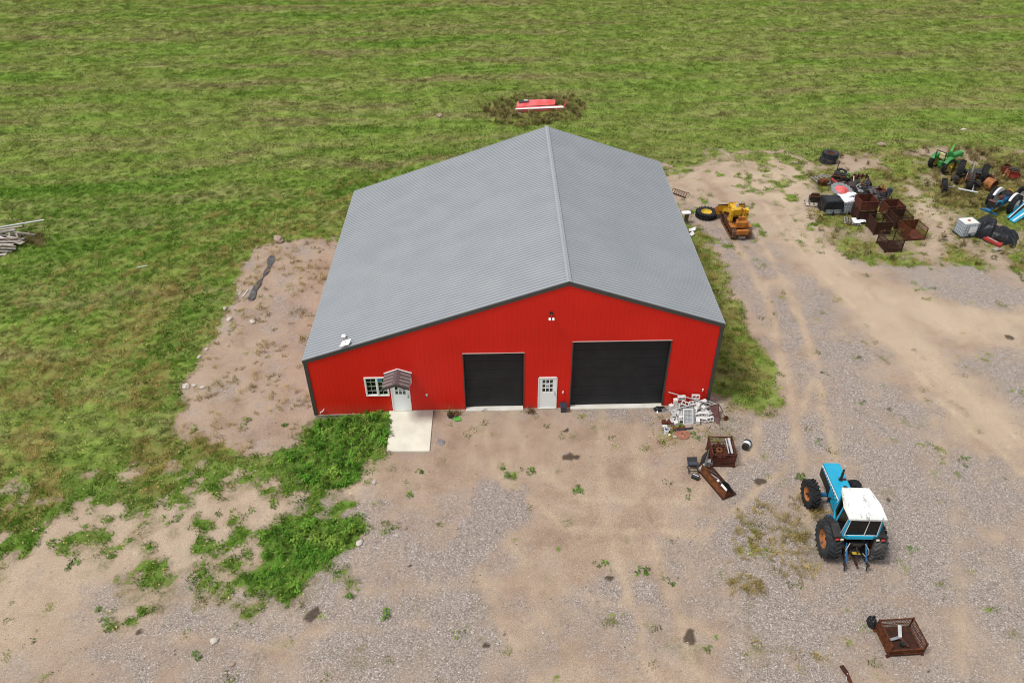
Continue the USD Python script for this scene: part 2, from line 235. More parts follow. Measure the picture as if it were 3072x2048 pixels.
POLY = dict(
 yard=[(-25.88,-8.77),(-20.6,-7.98),(-18.27,-6.69),(-15.47,-6.2),(-13.09,-5.45),(-10.71,-5.91),(-8.72,-5.68),(-7.11,-5.47),(-4.86,-5.0),(-3.96,-3.68),(-3.82,-2.97),(-3.61,-1.87),(-4.14,0.04),(5.36,0.71),(13.62,0.85),(14.48,-0.39),(15.77,-0.75),(16.97,0.6),(17.04,2.04),(17.05,5.61),(17.05,9.67),(17.07,14.37),(16.04,17.95),(15.69,22.63),(14.32,26.43),(15.09,31.01),(18.43,29.25),(22.8,32.11),(26.71,32.52),(28.5,28.86),(26.2,25.17),(25.48,20.89),(25.58,18.33),(25.92,14.14),(29.32,13.76),(32.67,13.34),(36.53,12.18),(45.36,10.35),(24.78,-18.59),(-20.52,-17.31)],
 pad=[(-15.37,0.25),(-15.67,2.48),(-15.59,5.87),(-15.39,9.84),(-15.49,14.64),(-15.1,17.99),(-13.52,18.57),(-9.83,18.98),(-7.13,18.85),(-6.08,10.23),(-7.21,0.13),(-8.23,-1.78),(-9.2,-2.98),(-11.05,-2.94),(-14.7,-0.99)],
 patchy_left=[(-28.07,-5.28),(-22.27,-4.63),(-18.41,-3.89),(-14.65,-1.15),(-11.45,-3.08),(-9.09,-2.98),(-7.87,-1.31),(-3.93,-3.97),(-4.58,-5.58),(-3.96,-8.86),(-5.08,-10.33),(-6.25,-12.05),(-8.78,-11.92),(-11.61,-10.2),(-13.18,-12.43),(-14.39,-12.22),(-13.72,-9.95),(-16.33,-9.0),(-18.83,-8.49),(-19.56,-10.06),(-24.36,-11.18)],
 lush_patch=[(-7.78,0.06),(-4.04,0.17),(-3.67,-0.58),(-3.69,-2.18),(-4.03,-3.08),(-4.72,-3.61),(-4.86,-5.0),(-6.08,-5.34),(-7.59,-5.16),(-8.87,-4.01),(-9.85,-2.51),(-8.49,-1.62)],
 lush_two=[(-9.18,-7.22),(-7.69,-6.74),(-4.59,-7.0),(-4.05,-8.15),(-5.16,-8.63),(-5.42,-9.4),(-6.24,-10.17),(-7.35,-11.14),(-9.01,-11.0),(-9.52,-10.46),(-8.92,-9.13)],
 strip_right=[(15.78,20.55),(17.1,19.2),(17.02,16.11),(16.45,11.18),(16.5,6.47),(16.79,2.42),(15.8,0.62),(15.05,0.46),(14.69,1.36),(14.48,4.03),(14.95,8.31),(15.15,14.42)],
 lush_band=[(-16.22,2.31),(-16.9,6.78),(-16.79,10.88),(-16.48,13.89),(-16.13,17.18),(-14.72,19.09),(-13.57,19.57),(-17.05,20.86),(-18.76,17.84),(-19.44,14.03),(-19.49,8.21),(-18.64,2.38),(-16.45,0.2)],
 lush_near=[(-38.41,27.54),(-29.83,27.99),(-19.91,24.26),(-10.36,25.68),(-10.57,29.5),(-3.53,33.51),(3.41,38.19),(12.19,37.84),(10.95,33.93),(17.73,33.19),(14.87,29.71),(5.66,35.07),(-9.7,23.49),(-10.39,19.5),(-16.43,18.38),(-21.85,11.05),(-30.09,11.02)],
 junk=[(28.57,30.15),(32.44,31.65),(40.26,33.12),(47.35,31.91),(59.83,30.77),(45.36,10.35),(36.24,11.66),(32.67,13.34),(29.21,13.48),(25.92,14.14),(24.93,20.23)],
 sandy=[(33.8,25.05),(35.32,25.35),(35.5,21.98),(36.14,19.88),(34.51,16.18),(31.77,13.92),(30.27,14.56),(32.18,17.51),(32.59,21.41)],
 sandy_two=[(15.02,28.45),(18.43,29.25),(22.85,32.29),(27.09,32.51),(28.01,28.46),(25.26,22.26),(24.96,18.35),(25.71,13.59),(27.46,11.39),(30.49,8.8),(34.07,7.74),(32.25,4.39),(28.45,4.52),(26.06,8.01),(23.4,12.03),(21.29,16.61),(20.35,22.53),(17.48,24.79),(16.12,24.83)],
 track=[(22.56,14.81),(24.35,14.75),(26.36,9.42),(27.63,4.95),(28.07,0.74),(29.13,-1.33),(27.45,-4.38),(26.04,-1.92),(25.08,1.53),(23.77,6.29)],
 front_tan=[(-1.57,-0.64),(5.27,-0.48),(9.62,-1.9),(11.89,-3.79),(11.64,-6.8),(8.5,-8.71),(4.5,-10.65),(1.77,-7.57),(0.33,-4.36),(-3.34,-5.64),(-3.9,-4.25),(-1.65,-3.15)],
 low_left_tan=[(-20.48,-8.22),(-16.43,-6.33),(-12.88,-6.12),(-12.76,-8.37),(-15.02,-9.93),(-16.32,-12.38),(-17.35,-14.5),(-22.36,-14.37),(-25.74,-9.0)],
 crushed=[(0.45,-5.33),(1.8,-5.09),(2.93,-5.39),(2.88,-6.97),(2.14,-8.78),(1.01,-10.13),(-0.8,-10.93),(-1.25,-9.62),(-0.18,-8.02)],
 crushed_two=[(-1.73,-10.7),(3.66,-9.06),(7.4,-9.61),(11.55,-11.87),(10.66,-15.35),(-0.74,-15.09)],
 swath=[(-41.53,26.89),(-38.37,27.46),(-28.48,29.17),(-23.39,30.25),(-18.51,32.55),(-13.65,34.79),(-13.45,34.13),(-18.32,31.75),(-23.15,29.44),(-28.19,28.39),(-37.88,26.51),(-41.02,25.96)],
 stripe=[(-21.86,4.39),(-22.15,8.25),(-21.3,13.52),(-18.6,17.25),(-14.47,20.85),(-9.72,23.63),(-9.52,22.24),(-14.09,19.08),(-16.91,15.52),(-18.49,10.98),(-19.12,6.43),(-18.92,3.14),(-20.33,2.42)],
 right_gravel=[(14.4,-0.72),(17.41,1.67),(20.2,9.12),(23.19,9.04),(23.96,2.3),(25.06,-2.54),(27.14,-4.96),(33.94,-5.77),(24.78,-18.59),(6.93,-18.14),(11.06,-10.15),(13.91,-6.6)],
 far_right_gravel=[(33.57,12.77),(37.1,13.23),(46.79,12.38),(42.11,5.76),(33.83,7.3),(32.34,9.21)],
 tractor_dry=[(14.92,-6.63),(16.62,-6.42),(16.09,-9.13),(14.88,-10.46),(12.67,-10.41),(11.77,-13.06),(11.07,-13.05),(11.69,-10.61),(12.71,-7.34)],
 lower_dry=[(11.86,-9.95),(12.79,-9.97),(11.97,-13.26),(12.58,-13.83),(14.14,-14.78),(13.69,-15.12),(12.26,-14.37),(10.93,-13.61)],
 hull_weeds=[(0.56,43.3),(3.57,45.36),(9.17,45.0),(10.24,42.6),(9.14,39.53),(4.21,38.16),(1.4,39.37)],
 tractor_weeds=[(38.29,28.81),(41.64,32.03),(44.81,31.54),(45.41,28.4),(56.65,26.37),(52.46,20.49),(42.91,23.83),(38.06,21.13),(35.17,21.99)],
 soil_corner=[(-15.03,-0.66),(-12.3,-1.52),(-11.69,-2.16),(-12.4,-2.76),(-14.35,-2.11)],
 block_weeds=[(9.66,-0.26),(10.61,-0.12),(10.51,-1.92),(12.77,-1.82),(13.65,-0.02),(14.6,-1.71),(13.47,-2.63),(11.15,-3.17),(9.8,-3.44),(9.62,-1.9)],
)
BLOBS = [(5.12,-3.56,0.55),(14.23,-5.46,0.7),(-5.91,-11.93,0.75),(1.0,-13.71,0.4),(9.05,-13.42,0.4),(31.85,5.42,0.7),(19.85,2.44,0.35),(3.15,-2.14,0.35),(17.88,-15.05,0.25),(19.84,-6.75,0.22),(-16.76,-12.75,0.3),(5.06,-1.78,0.25),(6.24,-10.68,0.35),(-12.66,-12.44,0.4),(1.72,-13.02,0.2),(-2.17,-9.82,0.3),(5.68,-3.63,0.3)]
TRACKS = [([(20.57,32.23),(22.91,24.54),(23.44,16.56),(24.45,10.97),(25.59,5.0),(26.32,0.07),(27.61,-4.09),(28.9,-7.19)], .85, .30, 'sand', .75), ([(16.27,25.61),(18.53,21.88),(19.6,16.05),(19.53,9.61),(18.85,3.15),(17.74,-2.41),(16.5,-7.95)], .85, .28, 'sand', .45),
 ([(24.35,14.75),(25.46,9.94),(25.67,3.41),(25.13,-1.92),(23.81,-6.82),(21.83,-11.49),(19.87,-15.6)], .9, .30, 'sand', .26), ([(8.06,-0.22),(7.61,-3.68),(7.48,-7.72),(7.92,-12.18),(8.38,-15.31)], .85, .28, 'sand', .40), ([(1.54,-0.22),(1.17,-4.38),(1.38,-8.77),(2.6,-12.47),(4.15,-15.21)], .85, .28, 'sand', .30),
 ([(8.06,-0.22),(8.13,-4.56),(9.69,-8.5),(12.73,-10.85),(16.82,-12.19),(22.69,-12.95)], .85, .24, 'dark', .40), ([(1.54,-0.22),(2.44,-4.41),(5.36,-7.16),(10.67,-7.55),(14.81,-4.15),(18.37,2.39),(19.96,11.09)], .85, .24, 'sand', .45), ([(-18.52,-12.14),(-13.54,-11.44),(-7.98,-12.33),(-2.72,-11.71),(2.63,-11.67),(7.76,-13.16),(12.28,-15.39)], .85, .26, 'sand', .22), ([(-17.95,-13.29),(-11.25,-13.04),(-4.14,-14.16),(0.87,-13.93),(5.77,-15.25)], .85, .22, 'dark', .35),
 ([(-15.56,14.91),(-12.33,16.51),(-10.59,10.6),(-11.28,6.1),(-12.74,3.73)], .8, .2, 'dark', .5),
 ([(-21.53,2.44),(-21.11,6.91),(-19.79,11.52),(-17.06,16.07),(-12.3,19.55),(-9.35,21.09)], 1.0, .40, 'dry', .75), ([(-24.4,2.47),(-23.98,8.23),(-22.05,14.03),(-17.85,19.03),(-12.8,22.18),(-9.46,24.19)], 1.1, .45, 'dry', .60), ([(-28.71,8.23),(-27.3,14.11),(-23.22,19.17),(-16.3,23.17),(-10.12,26.41),(-3.38,30.85)], 1.0, .4, 'dry', .45), ([(-22.97,2.46),(-22.5,7.8),(-20.85,13.01),(-17.44,17.51),(-12.54,20.84),(-9.38,22.44)], 0, .8, 'lush', .7), ([(-31.66,14.16),(-27.76,18.74),(-19.99,22.19),(-10.18,26.78),(-3.48,32.6)], 0, 1.1, 'lush', .7),
 ([(11.73,33.99),(19.45,34.09),(32.27,37.63),(42.51,42.63),(55.51,46.74)], .9, .35, 'dry', .6), ([(16.41,82.53),(14.73,63.01),(13.16,45.76),(12.51,34.07)], .0, 1.6, 'lush', .5)]
def inside(poly, x, y, feather):
    """soft membership of the points in a polygon, 0.5 on its outline"""
    p = Polygon(poly).buffer(0); x0, y0, x1, y1 = p.bounds; out = np.zeros(len(x)); m = 3 * feather
    k = np.nonzero((x > x0 - m) & (x < x1 + m) & (y > y0 - m) & (y < y1 + m))[0]
    if len(k):
        pts = shapely.points(x[k], y[k]); d = shapely.distance(p.boundary, pts); d = np.where(shapely.contains_xy(p, x[k], y[k]), d, -d)
        out[k] = gss(-feather, feather, d)
    return out
def cover(x, y):
    x, y = np.asarray(x, float), np.asarray(y, float); P = np.stack([x, y, 0 * x], -1)
    wx = x + (meshkit.fbm(P * 0.7, 3, 11) - .5) * 1.4; wy = y + (meshkit.fbm(P * 0.7, 3, 23) - .5) * 1.4
    I = lambda n, f=0.8: inside(POLY[n], wx, wy, f)
    n1, n2, n3 = meshkit.fbm(P * 0.45, 4, 3), meshkit.fbm(P * 1.3, 3, 8), meshkit.fbm(P * 0.16, 3, 14)
    yard, pad, junk = I('yard'), I('pad', .5), I('junk', 1.2)
    grass = np.ones(len(x)); gravel = np.zeros(len(x)); sand = np.zeros(len(x)); lush = np.zeros(len(x)); dry = np.zeros(len(x))
    yard = np.maximum(yard, gss(-15.5, -17.5, y))
    bare = np.maximum(yard, pad)
    grass = 1 - bare * (1 - np.clip((n2 - .56) * 2.0, 0, .30))
    pl = I('patchy_left', 1.2) * (1 - pad)
    grass = grass * (1 - pl) + pl * np.clip(.58 + (n1 - .5) * 1.3 + (n2 - .5) * 1.5 + .16 * gss(-9, -2, y), 0, 1)
    grass = grass * (1 - junk) + junk * np.clip(.74 + (n1 - .5) * 1.7, 0, 1)
    for n in ('sandy', 'sandy_two'):
        s = I(n, 1.6) * np.clip(.9 + (n1 - .5) * 2.4 + (n2 - .5) * 1.2, 0, 1); grass *= 1 - s * .66; sand = np.maximum(sand, s * np.clip(.50 + (n1 - .5) * 1.2, 0, .8))
    zn = gss(13, 19, y) * gss(12.5, 14.5, x) * bare; grass = np.maximum(grass, zn * np.clip((n2 - .44) * 2.0 + (n1 - .5) * 1.6 + .5 * gss(26, 31, y), 0, .85))
    s = I('strip_right', .6); grass = np.maximum(grass, s * np.clip(.60 + (n1 - .5) * 1.6, 0, 1)); lush = np.maximum(lush, s * .3); dry = np.maximum(dry, s * .45)
    s = I('lush_patch', .35); grass = np.maximum(grass, s); lush = np.maximum(lush, s)
    s = I('lush_two', .4); grass = np.maximum(grass, s * np.clip(1.0 + (n1 - .5) * .8, 0, 1)); lush = np.maximum(lush, s)
    s = I('block_weeds', .6); grass = np.maximum(grass, s * .42); dry = np.maximum(dry, s * .5)
    s = I('tractor_dry', .6); grass = np.maximum(grass, s * .38); dry = np.maximum(dry, s * .9)
    s = I('lower_dry', .5); grass = np.maximum(grass, s * .42); dry = np.maximum(dry, s * .8)
    s = I('lush_band', 1.5) * (1 - pad); lush = np.maximum(lush, s * .9)
    s = I('lush_near', 5.0) * (1 - bare); lush = np.maximum(lush, s * .42)
    lush = np.maximum(lush, pl * .75); lush = np.maximum(lush, inside(POLY['swath'], x + (n2 - .5) * .8, y + (n1 - .5) * 1.2, .45) * .9)
    s = I('stripe', 1.6); dry = np.maximum(dry, s * np.clip(.2 + (n1 - .4) * 2, 0, .75)); lush *= 1 - s * .7
    left = gss(-9, -16, x) * gss(12, 4, y) * (1 - bare); dry = np.maximum(dry, left * np.clip((n1 - .44) * 3.0, 0, .8))
    dry = np.maximum(dry, np.maximum(I('tractor_weeds', 1.5) * .7, I('hull_weeds', 1.0) * .8))
    dry = np.maximum(dry, junk * .35); dry = np.maximum(dry, I('soil_corner', .6) * .9)
    gravel = np.clip(yard * (.52 + (n3 - .5) * .7 + (n1 - .5) * .8) + pad * (.30 + (n1 - .5) * .9), 0, 1)
    for n, a in (('right_gravel', .80), ('crushed_two', .72), ('far_right_gravel', .85)): gravel = np.maximum(gravel, I(n, 2.0) * a * (.80 + (n1 - .5) * 1.2))
    for n, a in (('front_tan', .6), ('low_left_tan', .6), ('track', .75), ('sandy_two', 1.0)): gravel *= 1 - I(n, 1.6) * a
    c = I('crushed', .8); gravel = np.maximum(gravel, c * 1.0)
    sand = np.maximum(sand, I('track', 1.4) * .62); sand = np.maximum(sand, I('low_left_tan', 2.0) * .45); sand = np.maximum(sand, pl * (1 - grass) * .5)
    grass = np.maximum(grass, yard * np.clip((meshkit.fbm(P * 2.1, 2, 77) - .84) * 8, 0, .75))
    stain = np.zeros(len(x))
    for bxx, byy, r in BLOBS:
        d = np.hypot(wx * .5 + x * .5 - bxx, wy * .5 + y * .5 - byy) / r; stain = np.maximum(stain, np.clip(1.25 - 2.1 * d + (n2 - .5) * 2.0 + (meshkit.fbm(P * 5.5, 2, 57) - .5) * .8, 0, .75))
    for w0 in (0.45, 2.2):   # the wheel ruts before the small garage door
        stain = np.maximum(stain, .22 * np.exp(-((x - w0 - .12 * np.sin(y)) / .16) ** 2) * gss(-4.5, -2.0, y) * gss(0.0, -.3, y))
    grass *= 1 - np.clip(stain * 1.5, 0, 1)
    thatch = gss(.24, .62, np.clip(grass, 0, 1) + (meshkit.fbm(P * 1.1, 3, 91) - .5) * .5) * (1 - np.clip(stain, 0, 1))
    grass = gss(.30, .76, np.clip(grass, 0, 1) + (meshkit.fbm(P * 1.6, 4, 55) - .5) * 1.0 + (meshkit.fbm(P * 5.5, 2, 56) - .5) * .45 * (grass < .95))
    for pts, off, wd, kind_, amt in TRACKS:
        ln = LineString(pts); b0 = ln.buffer(off + 3 * wd + .5).bounds; k = np.nonzero((x > b0[0]) & (x < b0[2]) & (y > b0[1]) & (y < b0[3]))[0]
        if not len(k): continue
        d = shapely.distance(ln, shapely.points(wx[k] * .35 + x[k] * .65, wy[k] * .35 + y[k] * .65)); w = amt * np.exp(-((d - off) / wd) ** 2) * np.clip(.45 + (n2[k] - .3) * 1.6, 0, 1.2)
        if kind_ == 'sand': sand[k] = np.maximum(sand[k], w); gravel[k] *= 1 - np.clip(w * 1.3, 0, 1); grass[k] *= 1 - np.clip(w, 0, 1)
        elif kind_ == 'dark': stain[k] = np.maximum(stain[k], w * .4)
        elif kind_ == 'dry': dry[k] = np.maximum(dry[k], w); lush[k] *= 1 - np.clip(w, 0, 1)
        else: lush[k] = np.maximum(lush[k], w)
    return np.clip(grass, 0, 1), np.clip(gravel, 0, 1), np.clip(sand, 0, 1), np.clip(stain, 0, 1), np.clip(lush, 0, 1), np.clip(dry, 0, 1), c, thatch

def axis_lines(lo, hi, step, far_lo, far_hi, grow=1.16):
    mid = list(np.arange(lo, hi, step)); a, s = [], step
    v = lo
    while v > far_lo: s *= grow; v -= s; a.append(v)
    b, s, v = [], step, mid[-1]
    while v < far_hi: s *= grow; v += s; b.append(v)
    return np.array(a[::-1] + mid + b)
xs = axis_lines(-33, 43, 0.16, -1800, 1800, 1.10); ys = axis_lines(-17, 31, 0.16, -900, 2600, 1.022)
X, Y = np.meshgrid(xs, ys, indexing='xy'); X, Y = X.ravel(), Y.ravel()
cg, cv, csand, cst, clu, cdr, ccr, cth = cover(X, Y)
P3 = np.stack([X, Y, 0 * X], -1)
micro = (meshkit.fbm(P3 * 2.6, 3, 41) - .5) * 0.07 * (0.35 + 0.65 * cg) * gss(-.3, .6, np.maximum(np.maximum(-8.0 - X, X - 12.9), np.maximum(-0.05 - Y, Y - 18.7))) + (meshkit.fbm(P3 * 7.0, 2, 43) - .5) * .035
padmask = gss(.25, -.1, np.maximum(np.maximum(-4.1 - X, X + 1.7), np.maximum(-3.05 - Y, Y - 0)))
Z = G(X, Y) + micro * (1 - padmask) - .06 * padmask + np.where(cst > .3, .03 * cst, 0)
nx, ny = len(xs), len(ys); idx = np.arange(nx * ny).reshape(ny, nx)
F = np.stack([idx[:-1, :-1], idx[:-1, 1:], idx[1:, 1:], idx[1:, :-1]], -1).reshape(-1, 4)
def field_nodes(nodes, links):
    """the field's own colour from place to place: green, olive and brown in streaks, used by the soil under the grass and by the grass"""
    nodes.update({'g': ('geometry', {}), 'm1': ('mapping', {'scale': (0.075, 0.30, 0.2)}), 'n1': ('noise_texture', {'scale': 1.0, 'detail': 9.0, 'roughness': 0.74}),
        'r1': ('rgb_ramp', {'ramp': [(0.33, (0.086, 0.168, 0.022)), (0.42, (0.130, 0.202, 0.034)), (0.485, (0.166, 0.216, 0.048)), (0.545, (0.190, 0.208, 0.066)), (0.60, (0.186, 0.168, 0.073)), (0.69, (0.128, 0.100, 0.050))]}),
        'm2': ('mapping', {'scale': (0.5, 1.2, 0.5)}), 'n2': ('noise_texture', {'scale': 1.0, 'detail': 6.0, 'roughness': 0.7}), 'k2': ('map_range', {'from_min': 0.3, 'from_max': 0.7, 'to_min': 0.55, 'to_max': 1.45}),
        'm3': ('mapping', {'scale': (0.006, 0.30, 0.1)}), 'n3': ('noise_texture', {'scale': 1.0, 'detail': 4.0, 'roughness': 0.6}), 'x3': ('mix_float', {'fac': 0.36}), 'h': ('hsv', {'fac': 1.0})})
    links += [('g.position', 'm1.vector'), ('m1.vector', 'n1.vector'), ('g.position', 'm3.vector'), ('m3.vector', 'n3.vector'), ('n1.fac', 'x3.a'), ('n3.fac', 'x3.b'), ('x3.result', 'r1.fac'), ('g.position', 'm2.vector'), ('m2.vector', 'n2.vector'), ('n2.fac', 'k2.value'), ('r1.color', 'h.color'), ('k2.result', 'h.value')]
    return 'h.color'
nodes, links = {}, []
fieldc = field_nodes(nodes, links)
nodes.update({'ca': ('attribute', {'attribute': 'cover'}), 'cs': ('separate_color', {}), 'ta': ('attribute', {'attribute': 'tone'}), 'ts': ('separate_color', {}), 'p': ('principled_bsdf', {'roughness': 0.95, 'specular_ior_level': 0.12}),
  'ne': ('noise_texture', {'scale': 7.0, 'detail': 7.0, 'roughness': 0.75}), 'ea': ('math', {'math_type': 'multiply_add', 'value2': 1.5, 'value3': -0.75}), 'eb': ('math', {'math_type': 'add'}), 'em': ('map_range', {'range_type': 'smoothstep', 'from_min': 0.58, 'from_max': 0.86, 'clamp': True}),
  'nd': ('noise_texture', {'scale': 0.55, 'detail': 8.0, 'roughness': 0.62}), 'rd': ('rgb_ramp', {'ramp': [(0.30, (0.235, 0.172, 0.128)), (0.45, (0.310, 0.232, 0.172)), (0.58, (0.350, 0.272, 0.205)), (0.72, (0.325, 0.264, 0.216))]}),
  'vg': ('voronoi_texture', {'scale': 24.0, 'randomness': 1.0}), 'sg': ('separate_color', {}), 'rg': ('rgb_ramp', {'ramp': [(0.0, (0.145, 0.122, 0.107)), (0.35, (0.245, 0.206, 0.180)), (0.7, (0.300, 0.254, 0.224)), (0.93, (0.37, 0.325, 0.294)), (1.0, (0.54, 0.505, 0.475))]}),
  'ng': ('noise_texture', {'scale': 0.9, 'detail': 8.0, 'roughness': 0.7}), 'ga': ('math', {'math_type': 'multiply_add', 'value2': 1.1, 'value3': -0.55}), 'gb': ('math', {'math_type': 'add'}), 'gm': ('map_range', {'range_type': 'smoothstep', 'from_min': 0.22, 'from_max': 0.78, 'clamp': True}),
  'nf': ('noise_texture', {'scale': 22.0, 'detail': 5.0, 'roughness': 0.75}), 'kf': ('map_range', {'from_min': 0.3, 'from_max': 0.7, 'to_min': 0.55, 'to_max': 1.45}), 'hd': ('hsv', {'fac': 1.0}),
  'msand': ('mix', {'color2': (0.455, 0.365, 0.265)}), 'mgrav': ('mix', {}), 'mstain': ('mix', {'color2': (0.045, 0.030, 0.022)}), 'sa': ('math', {'math_type': 'multiply_add', 'value2': 0.45}), 'sb': ('map_range', {'from_min': 0.24, 'from_max': 0.58, 'to_min': 0.0, 'to_max': 0.85, 'clamp': True}), 'mlush': ('mix', {'color2': (0.080, 0.158, 0.022)}), 'mdry': ('mix', {'color2': (0.21, 0.165, 0.06)}), 'mgrass': ('mix', {}), 'la': ('attribute', {'attribute': 'litter'}), 'nl': ('noise_texture', {'scale': 5.0, 'detail': 6.0, 'roughness': 0.75}), 'kl': ('map_range', {'from_min': 0.40, 'from_max': 0.62, 'to_min': 0.15, 'to_max': 0.95, 'clamp': True}), 'ml': ('math', {'math_type': 'multiply'}), 'rl': ('rgb_ramp', {'ramp': [(0.35, (0.150, 0.112, 0.060)), (0.5, (0.165, 0.145, 0.070)), (0.65, (0.105, 0.135, 0.038))]}), 'nl2': ('noise_texture', {'scale': 1.7, 'detail': 5.0}), 'mlit': ('mix', {}),
  'dryk': ('math', {'math_type': 'multiply', 'value2': 0.75}), 'lushk': ('math', {'math_type': 'multiply', 'value2': 0.8}),
  'nb': ('noise_texture', {'scale': 9.0, 'detail': 8.0, 'roughness': 0.75}), 'b': ('bump', {'strength': 0.9, 'distance': 0.05})})
links += [('ca.color', 'cs.color'), ('ta.color', 'ts.color'), ('g.position', 'ne.vector'), ('ne.fac', 'ea.value1'), ('ea.value', 'eb.value1'), ('cs.r', 'eb.value2'), ('eb.value', 'em.value'),
  ('g.position', 'nd.vector'), ('nd.fac', 'rd.fac'), ('g.position', 'vg.vector'), ('vg.color', 'sg.color'), ('sg.r', 'rg.fac'), ('g.position', 'ng.vector'), ('ng.fac', 'ga.value1'), ('ga.value', 'gb.value1'), ('cs.g', 'gb.value2'), ('gb.value', 'gm.value'),
  ('g.position', 'nf.vector'), ('nf.fac', 'kf.value'), ('rd.color', 'msand.color1'), ('cs.b', 'msand.fac'), ('msand.color', 'hd.color'), ('kf.result', 'hd.value'), ('hd.color', 'mgrav.color1'), ('rg.color', 'mgrav.color2'), ('gm.result', 'mgrav.fac'),
  ('ea.value', 'sa.value1'), ('ts.r', 'sa.value3'), ('sa.value', 'sb.value'), ('sb.result', 'mstain.fac'), ('mgrav.color', 'mstain.color1'), (fieldc, 'mlush.color1'), ('ts.g', 'lushk.value1'), ('lushk.value', 'mlush.fac'), ('mlush.color', 'mdry.color1'), ('ts.b', 'dryk.value1'), ('dryk.value', 'mdry.fac'),
  ('la.fac', 'ml.value1'), ('g.position', 'nl.vector'), ('nl.fac', 'kl.value'), ('kl.result', 'ml.value2'), ('g.position', 'nl2.vector'), ('nl2.fac', 'rl.fac'), ('mstain.color', 'mlit.color1'), ('rl.color', 'mlit.color2'), ('ml.value', 'mlit.fac'), ('mlit.color', 'mgrass.color1'), ('mdry.color', 'mgrass.color2'), ('em.result', 'mgrass.fac'), ('mgrass.color', 'p.base_color'), ('g.position', 'nb.vector'), ('nb.fac', 'b.height'), ('b.normal', 'p.normal')]
usdkit.material(stage, '/World/Looks/ground', nodes, links, surface='p.BSDF')
gm = UsdGeom.Mesh.Define(stage, path_of(None, 'ground'))
gm.CreatePointsAttr(Vt.Vec3fArray.FromNumpy(np.stack([X, Y, Z], -1).astype(np.float32)))
gm.CreateFaceVertexCountsAttr(Vt.IntArray.FromNumpy(np.full(len(F), 4, np.int32))); gm.CreateFaceVertexIndicesAttr(Vt.IntArray.FromNumpy(F.astype(np.int32).ravel()))
gm.CreateSubdivisionSchemeAttr('none')
pv = UsdGeom.PrimvarsAPI(gm)
for n, c3 in (('cover', (cg, cv, csand)), ('tone', (cst, clu, cdr)), ('litter', (cth, cth, cth))):
    pv.CreatePrimvar(n, Sdf.ValueTypeNames.Color3fArray, 'vertex').Set(Vt.Vec3fArray.FromNumpy(np.stack(c3, -1).astype(np.float32)))
UsdShade.MaterialBindingAPI.Apply(gm.GetPrim()).Bind(UsdShade.Material.Get(stage, '/World/Looks/ground'))
tag(gm, 'wide farmyard ground of tan dirt, grey gravel and mown green field', 'ground', kind='structure')
print('ground', len(X), len(F))

# ------------------------------------------------------------------ grass, weeds, pebbles, fallen leaves: uncountable
def blades(n, spread, h, w, seed, lean=.5):
    r = np.random.default_rng(seed); V, Fc = [], []
    for i in range(n):
        a = r.uniform(0, 2 * PI); q = spread * math.sqrt(r.uniform()); p = np.array([q * math.cos(a), q * math.sin(a), -.02])
        hh = h * r.uniform(.55, 1.15); b = r.uniform(0, 2 * PI); d = np.array([math.cos(b), math.sin(b), 0]); s = np.array([-d[1], d[0], 0]) * w * r.uniform(.6, 1.3) / 2
        m = p + d * hh * lean * .35 + [0, 0, hh * .62]; t = p + d * hh * lean + [0, 0, hh * r.uniform(.75, 1)]
        k = len(V); V += [p - s, p + s, m - s * .8, m + s * .8, t]; Fc += [[k, k + 1, k + 3], [k, k + 3, k + 2], [k + 2, k + 3, k + 4]]
    return trimesh.Trimesh(np.array(V), Fc, process=False)
def leafy(n, h, L, seed):
    r = np.random.default_rng(seed); V, Fc = [], []
    for i in range(n):
        z0 = h * r.uniform(.15, 1.0); b = r.uniform(0, 2 * PI); d = np.array([math.cos(b), math.sin(b), 0]); s = np.array([-d[1], d[0], 0])
        l = L * r.uniform(.6, 1.2); w = l * r.uniform(.12, .22); p = d * .03 * r.uniform(0, 2) + [0, 0, z0]
        m = p + d * l * .5 + [0, 0, l * r.uniform(.0, .3)]; t = p + d * l + [0, 0, l * r.uniform(-.45, .15)]
        k = len(V); V += [p, m - s * w, m + s * w, t]; Fc += [[k, k + 2, k + 1], [k + 1, k + 2, k + 3]]
    st = tube((0, 0, -.03), (0, 0, h), .008, 3, .003)
    return cat_([trimesh.Trimesh(np.array(V), Fc, process=False), st])
def grass_look(name, ramp=None, field=False, val=(0.6, 1.5), trans=0.25):
    nd, lk = {}, []
    if field: c = field_nodes(nd, lk)
    else:
        nd.update({'g': ('geometry', {}), 'n1': ('noise_texture', {'scale': 0.8, 'detail': 4.0}), 'r1': ('rgb_ramp', {'ramp': ramp})}); lk += [('g.position', 'n1.vector'), ('n1.fac', 'r1.fac')]; c = 'r1.color'
    nd.update({'oi': ('object_info', {}), 'kv': ('map_range', {'from_min': 0.0, 'from_max': 1.0, 'to_min': val[0], 'to_max': val[1]}), 'hv': ('hsv', {'fac': 1.0}), 'd': ('diffuse_bsdf', {}), 't': ('translucent_bsdf', {}), 'mx': ('mix_closure', {'fac': trans})})
    lk += [('oi.random', 'kv.value'), ('kv.result', 'hv.value'), (c, 'hv.color'), ('hv.color', 'd.color'), ('hv.color', 't.color'), ('d.BSDF', 'mx.closure1'), ('t.BSDF', 'mx.closure2')]
    usdkit.material(stage, '/World/Looks/' + name, nd, lk, surface='mx.closure')
grass_look('grass_field', field=True, val=(0.55, 2.1))
grass_look('grass_lush', [(0.3, (0.084, 0.190, 0.020)), (0.5, (0.120, 0.228, 0.030)), (0.7, (0.160, 0.245, 0.044))], val=(.5, 1.7))
grass_look('weed_leaf', [(0.3, (0.055, 0.150, 0.018)), (0.5, (0.095, 0.205, 0.028)), (0.68, (0.17, 0.25, 0.045))], val=(.5, 1.8), trans=.22)
